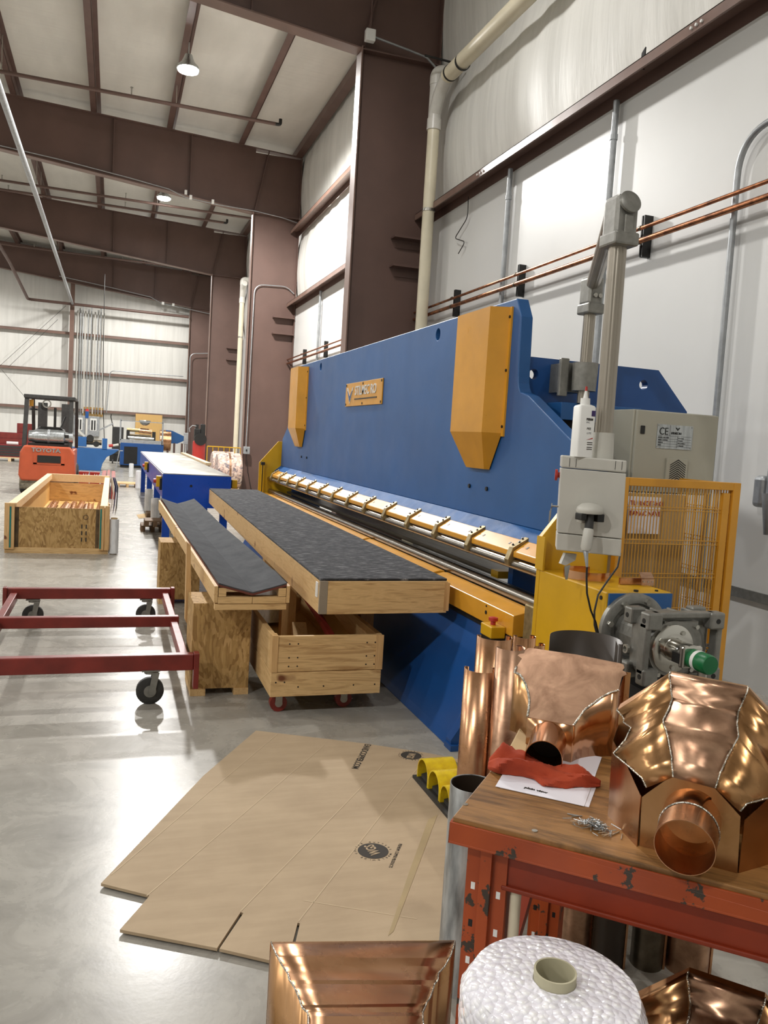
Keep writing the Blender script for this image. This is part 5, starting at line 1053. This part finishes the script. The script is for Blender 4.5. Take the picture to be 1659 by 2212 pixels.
# ================================================================= CRATE, FORKLIFT AND FAR MACHINES
ct = thing('long_crate', 'long open wooden crate of copper lengths with chipboard end on the floor', 'crate', (-.58, 13.7, 0))
x0, x1, y0, y1 = -1.15, -.03, 10.66, 16.8
obj('end_panel', MB().box(x0+.07, x1-.07, y0-.012, y0, .06, .555), 'osb', ct)
obj('bottom', MB().box(x0, x1, y0, y1, .07, .09), 'ply', ct)
obj('side_panel', MB().box(x0+.02, x0+.05, y0, y1, .09, .50), 'ply', ct); obj('side_panel', MB().box(x1-.05, x1-.02, y0, y1, .09, .50), 'ply', ct)
obj('top_rail', MB().box(x0, x0+.09, y0, y1, .50, .60), 'pine_pale', ct, bevel=.004); obj('top_rail', MB().box(x1-.09, x1-.0, y0+.0, y1, .48, .575), 'pine_pale', ct, bevel=.004)
obj('far_panel', MB().box(x0+.05, x1-.05, y1-.03, y1, .09, .44), 'pine_x', ct); obj('far_rail', MB().box(x0, x1, y1-.06, y1+.02, .46, .60), 'pine_pale', ct)
for x, mt in ((x0-.035, 'pine_z'), (x0+.02, 'pine_z'), (x1-.09, 'pine_z'), (x1-.03, 'pine_z')): obj('corner_post', MB().box(x, x+.055, y0-.05, y0-.012, .05, .60), mt, ct, bevel=.003)
for x in (x0+.022, x1-.085): obj('green_strip', MB().box(x, x+.018, y0-.054, y0-.05, .07, .56), 'green_tape', ct)
for x in (x0+.075, x1-.135): obj('dark_edge_strip', MB().box(x, x+.045, y0-.0135, y0-.012, .06, .55), paint('dark_chipboard', '#5d4a30', .8, var=.3, sc=8), ct)  # darker strips of chipboard beside the corner posts
obj('stencil_mark', MB().ring((x1-.25, y0-.0125, .45), (x1-.25, y0-.0135, .45), .03, .024, 20), 'ink', ct)
for k in range(6): obj('stencil_mark', MB().box(x1-.3+.05*(k % 2), x1-.285+.05*(k % 2), y0-.013, y0-.0125, .15+.08*(k//2), .2+.08*(k//2)), 'ink', ct)
for y in (y0, 13.5, y1-.1): obj('skid', MB().box(x0-.03, x1+.02, y-.02, y+.08, 0, .07), 'pine_x', ct)
gsrc = None
for k in range(9):
    x = -.98+.097*k; y = 11.2+.12*(k % 3); a = .05*math.sin(k*2.1)
    mb = MB(); f = Vector((0, 0, -1)); c = Vector((0, 0, .055)); prof = [Vector((.05*math.cos(t), 0, .055+.05*math.sin(t)*(-1 if k % 2 else 1)*.9)) for t in [PI*i/12 for i in range(13)]]
    mb.grid([[p, p+Vector((0, 4.9-.25*(k % 4), 0))] for p in prof])
    o = obj('copper_length', mb, 'copper' if k % 3 else 'copper_dull', None, True, solid=.002)
    zmin = .1 if k % 2 else .1
    o.location = Vector((x, y+2.3, .115+.04*(k % 2))); o.rotation_euler[2] = a*.3
    tag(o, ('leftmost curved copper length in the crate', 'second copper length from the left in the crate', 'third copper length from the left in the crate', 'fourth copper length from the left in the crate', 'middle copper length of those in the crate', 'fourth copper length from the right in the crate', 'third copper length from the right in the crate', 'second copper length from the right in the crate', 'rightmost copper length, along the crate wall with the metal strips')[k], 'copper length', 'copper lengths in the crate')
for k in range(3):
    x = x1+.05+.028*k
    pts = [(x, y0+.05, .62-.02*k), (x+.02, y0+1.5, .66), (x+.03, 13.2, .655), (x, 16.2, .60), (x-.02, 16.9, .58)]
    tag(obj('metal_strip', MB().sheet([[Vector(p)-Vector((.02, 0, .10)), Vector(p)] for p in pts], (.004, 0, .001)), 'alu' if k != 1 else paint('violet_film_strip', '#4a4a78', .3, .5), None, True), ('inner shiny metal strip draped along the right crate wall', 'violet metal strip between two shiny ones on the crate wall', 'outer shiny metal strip hanging on the right crate wall')[k], 'strip', 'metal strips on the crate wall')
t = thing('stretch_film_roll', 'roll of clear stretch film standing upright beside the crate', 'film roll', (.05, 10.68, 0))
obj('film', MB().cyl((.05, 10.68, 0.01), (.05, 10.68, .435), .058, .058, n=28), 'film', t, True); obj('core', MB().ring((.05, 10.68, 0), (.05, 10.68, .45), .04, .033, 24), 'kraft', t, True)
# forklift (seen from behind)
fk = thing('forklift', 'orange forklift seen from behind with a silver gas tank and black overhead guard', 'forklift', (-1.3, 19.8, 0))
fx0, fx1, fy = -1.87, -.74, 18.95
cw = [(fx0, .42), (fx0+.02, .9), (fx0+.1, 1.05), (fx1-.12, 1.05), (fx1-.03, .9), (fx1, .42), (fx1-.05, .30), (fx0+.05, .30)]
obj('counterweight', MB().prism([(x, fy, z) for x, z in cw], (0, .55, 0)), 'orange', fk, bevel=.04, seg=3)
obj('lower_weight', MB().box(fx0+.02, fx1-.05, fy+.03, fy+.5, .12, .40), 'forkgrey', fk, bevel=.04); obj('body', MB().box(fx0+.05, fx1-.05, fy+.5, fy+2.0, .25, .98), 'orange', fk, bevel=.03); obj('grille', MB().box(-1.50, -1.04, fy-.012, fy+.01, .70, .85), 'black', fk)
obj('grille_frame', MB().box(-1.58, -.96, fy-.006, fy+.01, .66, .69).box(-1.58, -1.51, fy-.006, fy+.01, .66, .86).box(-1.03, -.96, fy-.006, fy+.01, .66, .86), 'orange', fk)
text('rear_lettering', 'TOYOTA', .115, (-1.62, fy-.004, .925), (1, 0, 0), (0, 0, 1), 'alu', fk, .004, 1.2, bold=.004)
for x in (fx0+.09, fx1-.2): obj('wheel', MB().lathe((x-.08, fy+.35, .25), [(.08, 0), (.2, 0), (.25, .03), (.25, .19), (.2, .22), (.08, .22)], 28, (1, 0, 0)), 'rubber', fk, True)
for x in (fx0+.02, fx1-.22): obj('wheel', MB().lathe((x, fy+1.75, .32), [(.1, 0), (.26, 0), (.32, .03), (.32, .19), (.26, .22), (.1, .22)], 28, (1, 0, 0)), 'rubber', fk, True)
obj('tow_pin', MB().box(-1.36, -1.26, fy-.04, fy+.05, .14, .40), 'black', fk)
tk = obj('gas_tank', MB().lathe((-1.72, fy+.3, 1.245), [(.05, 0), (.11, .01), (.12, .02), (.12, .1), (.15, .16), (.155, .5), (.15, .72), (.12, .75), (.12, .9), (.11, .905)], 32, (1, 0, 0)), 'alu', fk, True); obj('tank_strap', MB().lathe((-1.33, fy+.3, 1.245), [(.157, 0), (.16, .001), (.16, .05), (.157, .051)], 32, (1, 0, 0), False), 'galv', tk, True); obj('tank_collar_hole', MB().box(-.99, -.90, fy+.165, fy+.2, 1.24, 1.31), 'black', tk)
obj('hood', MB().box(-1.6, -1.0, fy+.55, fy+1.1, .98, 1.42), 'black', fk, bevel=.06); obj('seat', MB().box(-1.55, -1.05, fy+.6, fy+.75, 1.35, 1.46), 'black', fk, bevel=.05); obj('rear_shelf', MB().box(-1.7, -.9, fy+.12, fy+.55, 1.04, 1.10), 'black', fk)
for x in (fx0+.08, fx1-.13):
    obj('guard_post', MB().bar((x, fy+.25, 1.0), (x+(.03 if x < -1.3 else -.0), fy+.35, 2.08), .085, .085), 'rubber', fk, bevel=.01); obj('guard_post', MB().bar((x+.07, fy+1.75, 1.0), (x+.07, fy+1.3, 2.08), .07, .07), 'rubber', fk, bevel=.01)
obj('guard_roof', MB().box(fx0+.05, fx1-.05, fy+.28, fy+.38, 2.05, 2.13).box(fx0+.08, fx1-.08, fy+1.25, fy+1.33, 2.05, 2.13).box(fx0+.05, fx0+.13, fy+.3, fy+1.3, 2.05, 2.12).box(fx1-.13, fx1-.05, fy+.3, fy+1.3, 2.05, 2.12), 'rubber', fk, bevel=.012)
rb = MB()
for k in range(6): rb.box(-1.68+.14*k, -1.65+.14*k, fy+.35, fy+1.28, 2.06, 2.10)
obj('roof_bars', rb, 'rubber', fk)
for x in (-1.57, -1.06): obj('mast_channel', MB().box(x-.1, x+.1, fy+2.0, fy+2.12, .1, 2.0), 'rubber', fk)
obj('mast_wheel', MB().ring((-1.48, fy+1.95, 1.98), (-1.48, fy+2.0, 1.98), .1, .07, 20), 'zinc', fk); obj('amber_beacon', MB().box(-1.72, -1.64, fy+.4, fy+.48, 1.88, 2.02), 'amber', fk); obj('mirror', MB().lathe((-1.64, fy+.5, 1.8), [(.09, 0), (.08, .03), (.02, .05)], 16), 'black', fk, True)
obj('steering_column', MB().bar((-1.25, fy+1.4, 1.1), (-1.05, fy+1.55, 1.7), .03, .03), 'black', fk); obj('lift_cylinder', MB().cyl((-1.3, fy+2.05, .3), (-1.3, fy+2.05, 1.9), .03), 'black', fk)
# blue table with grey top
bt_ = thing('blue_table', 'long blue steel table with a worn grey top beyond the trough stand', 'table', (1.1, 15, 0))
qa = P(352, 1022, 'y', 11.6); qb = P(500, 1027, 'y', 11.6); zt = qa.z; bx0, bx1 = qa.x, qb.x; by0, by1 = 11.6, 21.2
obj('top', MB().box(bx0+.01, bx1-.01, by0+.01, by1, zt-.02, zt), 'worntop', bt_); obj('end_apron', MB().box(bx0, bx1, by0, by0+.02, zt-.46, zt-.012), 'blue_table', bt_)
for x, nm in ((bx0, 'side_apron'), (bx1-.02, 'side_apron')): obj(nm, MB().box(x, x+.02, by0+.02, by1, zt-.34, zt-.012), 'blue_table', bt_)
obj('edge_strip', MB().box(bx0-.004, bx0, by0, by1, zt-.03, zt-.01), 'galv', bt_); obj('hole', MB().cyl((bx0+.38, by0-.003, zt-.16), (bx0+.38, by0, zt-.16), .018, n=12), 'black', bt_)
for y in (by0+.15, 14.3, 17.3, 20.9):
    for x in (bx0+.02, bx1-.12): obj('leg', MB().box(x, x+.10, y-.05, y+.05, 0, zt-.33), 'blue_table', bt_)
obj('rail_board', MB().box(bx1+.02, bx1+.12, 15.2, by1-.2, zt-.02, zt+.03), 'pine_pale', bt_)
for y in (11.75, 16.2):
    b = obj('switch_box', MB().box(bx0-.075, bx0-.005, y, y+.12, zt-.20, zt-.05), 'yellow', bt_, bevel=.006); obj('switch_back', MB().box(bx0-.03, bx0-.002, y-.02, y+.16, zt-.24, zt-.08), 'black', b); obj('red_button', MB().cyl((bx0-.11, y+.06, zt-.12), (bx0-.075, y+.06, zt-.12), .03, n=14), 'redplastic', b)
b = obj('switch_box', MB().box(bx1+.03, bx1+.10, by0+.1, by0+.2, zt-.17, zt-.06), 'yellow', bt_); obj('switch_back', MB().box(bx1, bx1+.03, by0+.1, by0+.2, zt-.17, zt-.06), 'black', b)
# pieces under the blue table
for i, (px, py, r, h_) in enumerate(((283, 1030, .07, .42), (298, 1052, .07, .45), (320, 1085, .07, .42), (334, 1105, .07, .44))):
    c = P(px, py+(1, 3, 20, 30)[i], 'z', 0)
    tag(obj('film_roll', MB().lathe((c.x, c.y, 0), [(r*.5, 0), (r, .005), (r, h_), (r*.55, h_+.01), (r*.5, .02)], 20), 'film', None, True), ('farthest film wrapped roll under the blue table', 'second film wrapped roll from the far end under the blue table', 'third film wrapped roll under the blue table', 'nearest film wrapped roll under the blue table')[i], 'film roll', 'film rolls under the blue table')
for i, (px, py, w_, d_, h_) in enumerate(((330, 1150, .34, .5, .10), (335, 1155, .3, .45, .2), (338, 1122, .32, .5, .13), (275, 1052, .5, .8, .12))):
    c = P(px, py, 'z', 0); z0 = 0 if i != 1 else .105
    t = thing('pallet_stack', ('bottom wooden pallet under the near end of the blue table', 'upper wooden pallet under the near end of the blue table', 'wooden pallet farther back under the blue table', 'low wooden pallet on the aisle floor near the far machines')[i], 'pallet', (c.x, c.y, z0), 'wooden pallets by the blue table')
    c = Vector((c.x, c.y+.3, z0)); 
    for k in range(4): obj('deck_board', MB().box(c.x-w_/2, c.x+w_/2, c.y-d_/2+k*d_/4, c.y-d_/2+k*d_/4+d_/5, z0+.075, z0+.095), 'pine_x' if i == 3 else 'old_pallet', t)
    for k in range(3): obj('stringer', MB().box(c.x-w_/2+k*(w_-.06)/2, c.x-w_/2+k*(w_-.06)/2+.06, c.y-d_/2, c.y+d_/2, z0, z0+.075), 'pine_y' if i == 3 else 'old_pallet', t)
tag(obj('scrap_sheet', MB().prism([P(a, b, 'z', .003) for a, b in ((295, 1112), (322, 1108), (325, 1118), (300, 1120))], (0, 0, .002)), 'kraft'), 'pale scrap of paper on the floor beside the blue table', 'scrap')
# blue press body behind the forklift
bp = thing('blue_machine', 'blue machine with arched body right behind the forklift', 'machine', (-.5, 30, 0))
poly = [(-1.7, 0), (-1.7, .76), (.22, .74), (.05, .60), (-.17, .48), (-.30, .25), (-.36, 0)]
obj('body', MB().prism([(x, 29.6, z) for x, z in poly], (0, .9, 0)), 'blue', bp, bevel=.01); obj('motor_cover', MB().box(-1.1, -.83, 29.6, 30, .79, 1.12), 'blue', bp, bevel=.01); obj('upright', MB().box(-.33, -.17, 29.6, 29.9, .72, 1.1), 'blue', bp)
rl = MB()
obj('roller_shaft', MB().cyl((-.85, 29.8, .95), (-.35, 29.8, .95), .09), 'steel_dark', bp); obj('drive_gear', MB().cyl((-.72, 29.7, 1.08), (-.72, 29.62, 1.08), .12), 'black', bp); obj('drive_gear', MB().cyl((-.52, 29.7, .9), (-.52, 29.62, .9), .1), 'black', bp); obj('tie_bar', MB().bar((-.83, 29.7, 1.15), (.0, 29.9, 1.62), .04, .05), 'galv', bp); obj('signal_post', MB().cyl((-.85, 29.9, 1.1), (-.85, 29.9, 1.75), .03), 'pvc_white', bp); obj('signal_lamp', MB().cyl((-.85, 29.9, 1.75), (-.85, 29.9, 1.98), .055), 'blue_dark', bp); obj('signal_cap', MB().cyl((-.85, 29.9, 1.98), (-.85, 29.9, 2.06), .055), 'redplastic', bp)
obj('chute', MB().obox((-1.03, 29.75, 1.25), (.14, 0, -.12), (0, .1, 0), (.02, 0, .025)), 'panel_grey', bp); obj('rail', MB().box(-.15, .35, 29.65, 29.7, .70, .73), 'galv', bp); obj('rail_leg', MB().bar((.23, 29.67, .7), (.12, 29.67, 0), .03, .03), 'galv', bp); obj('grip_handle', MB().cyl((-.12, 29.6, .86), (.02, 29.6, .88), .05), 'redplastic', bp); obj('grip_end', MB().cyl((.02, 29.6, .88), (.2, 29.6, .92), .04), 'panel_grey', bp)
# roll former with guard frame and copper coil
rf = thing('roll_former', 'dark blue roll forming machine with a grey guard frame beyond the blue table', 'machine', (1.0, 33, 0))
obj('cabinet', MB().box(.28, 1.85, 32.6, 33.8, .1, .94), 'blue_dark', rf, bevel=.01); obj('front_door', MB().box(.42, .9, 32.58, 32.6, .15, .8), 'dark', rf); obj('foot', MB().box(.3, 1.8, 32.7, 33.7, 0, .1), 'black', rf); obj('bed', MB().box(.3, 1.8, 32.6, 33.8, .94, 1.02), 'galv', rf)
for x in (.27, 1.80): obj('guard_post', MB().box(x-.03, x+.03, 32.6, 32.66, .9, 1.82), 'galv', rf)
obj('guard_rail', MB().box(.27, 1.8, 32.6, 32.64, 1.02, 1.07), 'galv', rf); obj('guard_rail', MB().box(.27, 1.8, 32.6, 32.63, 1.74, 1.77), 'galv', rf)
obj('copper_roller', MB().cyl((.95, 33.1, 1.42), (1.42, 33.1, 1.40), .10, n=20), 'copper', rf, True); obj('brass_roller', MB().cyl((.5, 33.1, 1.43), (.95, 33.1, 1.42), .07, n=20), 'brass', rf, True); obj('form_roller', MB().cyl((.55, 33.0, 1.15), (1.5, 33.0, 1.13), .07), 'stainless', rf, True); obj('form_roller', MB().cyl((.6, 33.0, 1.25), (1.4, 33.0, 1.24), .035), 'steel_dark', rf, True)
for x in (.55, 1.5): obj('bearing_block', MB().box(x-.06, x+.06, 32.95, 33.2, 1.02, 1.4), 'black', rf)
obj('hood_lamp', MB().lathe((1.15, 33, 1.62), [(.06, 0), (.16, .06), (.21, .17), (.2, .2)], 16), 'alu', rf, True)
tag(obj('copper_coil', MB().lathe((1.78, 34.2, 1.08), [(.22, 0), (.42, 0), (.42, .42), (.22, .42)], 32, (1, 0, 0)), 'copper', None, True), 'big shiny copper coil right of the guarded roll former', 'coil')
uc = thing('uncoiler', 'blue pointed uncoiler arm with dark legs between coil and column', 'machine', (2.4, 34, 0))
obj('arm', MB().prism([(2.0, 34, 1.50), (2.25, 34, 1.48), (2.78, 34, 1.26), (2.80, 34, 1.16), (2.45, 34, .98), (2.0, 34, .98)], (0, .5, 0)), 'blue', uc, bevel=.01)
for x in (2.05, 2.3, 2.6, 2.75): obj('leg', MB().box(x, x+.08, 34, 34.1, 0, 1.0), 'brown', uc)
cl_ = thing('welding_cart', 'dark welding cart with a hooked cable in front of the end wall', 'cart', (.2, 36, 0))
obj('body', MB().box(-.02, .42, 35.8, 36.3, .35, 1.5), 'rubber', cl_, bevel=.02); obj('handle', MB().tube(bend([(0, 36, 1.5), (-.1, 36, 1.9), (-.08, 36, 2.0)], .1), .02), 'black', cl_, True); obj('base', MB().box(-.1, .5, 35.7, 36.4, .08, .35), 'black', cl_)
for x in (0, .4): obj('wheel', MB().cyl((x, 35.75, .09), (x+.05, 35.75, .09), .09), 'rubber', cl_, True)
ac = thing('air_compressor', 'red upright air compressor with black pump in front of the far column', 'compressor', (2.72, 28, 0))
obj('tank', MB().lathe((2.72, 28, .12), [(.1, 0), (.2, .06), (.21, .12), (.21, 1.0), (.2, 1.08), (.1, 1.16)], 28), 'redplastic', ac, True); obj('pump', MB().box(2.55, 2.75, 27.9, 28.15, 1.28, 1.62), 'black', ac, bevel=.02); obj('cylinder_head', MB().box(2.75, 2.9, 27.92, 28.1, 1.3, 1.78), 'black', ac, bevel=.02); obj('cylinder_head', MB().box(2.58, 2.68, 27.92, 28.1, 1.55, 1.76), 'black', ac); obj('belt_guard', MB().cyl((2.74, 27.75, 1.28), (2.74, 27.85, 1.28), .2, n=24), 'black', ac); obj('hose', MB().tube([(2.4, 27.9, 1.5), (2.38, 27.9, 1.62), (2.48, 27.9, 1.72), (2.6, 27.9, 1.7)], .015, 8), 'galv', ac, True)
for a in range(3): obj('foot', MB().box(2.72+.17*math.cos(a*2.1)-.03, 2.72+.17*math.cos(a*2.1)+.03, 28+.17*math.sin(a*2.1)-.03, 28+.17*math.sin(a*2.1)+.03, 0, .16), 'black', ac)
t = thing('switch_post', 'grey switch box on a thin post beside the red compressor', 'box', (2.47, 30.24, 0)); obj('box', MB().box(2.4, 2.55, 30.2, 30.28, 1.05, 1.45), 'galv', t, bevel=.01); obj('post', MB().box(2.45, 2.5, 30.22, 30.26, 0, 1.05), 'galv', t)
yr = thing('yellow_railing', 'yellow tube railing between the far column and the wrapped coils', 'railing', (3.1, 26, 0))
obj('top_rail', MB().cyl((2.78, 26, 1.1), (3.8, 26, 1.1), .018, n=10), 'yellow', yr, True); obj('bottom_rail', MB().cyl((2.78, 26, .35), (3.8, 26, .35), .014, n=10), 'yellow', yr, True)
for k in range(7): obj('post' if k in (0, 6) else 'baluster', MB().cyl((2.78+.17*k, 26, 0 if k in (0, 6) else .35), (2.78+.17*k, 26, 1.1), .014, n=10), 'yellow', yr, True)
for i, (y, lb) in enumerate(((22.2, 'farther film wrapped copper coil behind the blue table'), (21.0, 'nearer film wrapped copper coil, half behind the column'))):
    cx = 2.80-.06*i
    t = thing('wrapped_coil', lb, 'coil', (cx, y, 0), 'film wrapped coils'); obj('coil', MB().lathe((cx-.3+.05*i, y, .62), [(.2, 0), (.40, .0), (.44, .04), (.44, .56), (.40, .6), (.2, .6)], 32, (1, 0, 0)), 'wrapcoil', t, True); obj('strap', MB().lathe((cx+.02, y, .62), [(.442, 0), (.447, .002), (.447, .05), (.442, .052)], 32, (1, 0, 0), False), 'copper_dull', t, True); obj('cradle', MB().box(cx-.3, cx+.3, y-.4, y+.4, 0, .18), 'pine_x', t)
# red steel pieces by the forklift, tool chests far left
for i, (a, b, c_, d_, z, lb) in enumerate(((-.72, -.5, 20.4, 20.6, .46, 'left red steel block on the floor between forklift and blue machine'), (-.48, -.26, 20.4, 20.6, .46, 'right red steel block on the floor between forklift and blue machine'))):
    t = thing('red_block', lb, 'steel block', ((a+b)/2, 20.5, 0), 'red steel blocks'); obj('body', MB().box(a, b, c_, d_, 0, z), paint('bright_red_enamel%d' % i, '#a8281c', .4), t, bevel=.01); obj('notch', MB().box(a+.08, b-.08, c_-.004, c_, .25, .32), 'white' if i else 'dark', t)
    for k in range(3): obj('rivet', MB().box(a+.1+.05*k, a+.115+.05*k, c_-.004, c_, .34, .42), 'white', t)
for i, (x, w_, lb) in enumerate(((-.22, .1, 'left red steel channel in the stack right of the crate end'), (-.10, .07, 'middle red steel channel in the stack right of the crate end'), (.0, .09, 'right red steel channel in the stack, nearest the aisle'))):
    tag(obj('red_channel', MB().box(x, x+w_, 18.6+.5*(i == 0), 22.5, 0, .40 if i != 1 else .42), paint('salmon_red_primer%d' % i, '#96443a', .5), bevel=.008), lb, 'steel channel', 'red steel channels')
for i, (x0_, x1_, y, z0_, z1_, lb) in enumerate(((-4.2, -3.0, 33.6, .15, .60, 'low dark red tool chest on a pallet at the far left'), (-4.2, -3.0, 34.13, .60, 1.05, 'dark red tool chest behind the low one at the far left'), (-3.45, -2.9, 34.2, 1.05, 1.42, 'small red tool box on top of the far left chests'), (-2.9, -2.3, 33.0, 0, .95, 'red tool cabinet just left of the forklift'))):
    t = thing('tool_chest', lb, 'tool chest', ((x0_+x1_)/2, y, 0 if i in (0, 3) else z0_), 'red tool chests'); obj('body', MB().box(x0_, x1_, y, y+.5, z0_ if i != 1 else .15, z1_), paint('tool_chest_red%d' % i, '#7d1f22', .4), t, bevel=.01)
    n = 4 if i == 0 else 2
    for k in range(n): obj('drawer', MB().box(x0_+.05, x1_-.05, y-.012, y, z0_+.04+(z1_-z0_-.05)*k/n, z0_+.02+(z1_-z0_-.05)*(k+1)/n), 'rubber' if i == 0 else 'red', t)
t = thing('wooden_pallet', 'pale wooden pallet under the far left tool chests', 'pallet', (-3.6, 33.8, 0)); obj('deck', MB().box(-4.3, -2.9, 33.4, 34.6, .11, .15), 'pine_pale', t)
for x in (-4.25, -3.65, -3.0): obj('stringer', MB().box(x, x+.1, 33.4, 34.6, 0, .11), 'pine_pale', t)
tag(obj('paper_roll', MB().cyl((-3.75, 33.8, .665), (-3.35, 33.8, .665), .06), 'white', None, True), 'white paper roll lying on the low tool chest', 'roll')
# ================================================================= WORLD AND VIEW
w = bpy.data.worlds.new('world'); scn.world = w; w.use_nodes = True
w.node_tree.nodes['Background'].inputs['Color'].default_value = (1, 1, 1, 1); w.node_tree.nodes['Background'].inputs['Strength'].default_value = .02
vs = scn.view_settings; vs.view_transform = 'Standard'; vs.look = 'None'; vs.exposure = 0.03; vs.gamma = 1.0; vs.use_curve_mapping = False
scn.cycles.max_bounces = 8; scn.cycles.diffuse_bounces = 4; scn.cycles.glossy_bounces = 5; scn.cycles.transmission_bounces = 4; scn.cycles.sample_clamp_indirect = 6.0
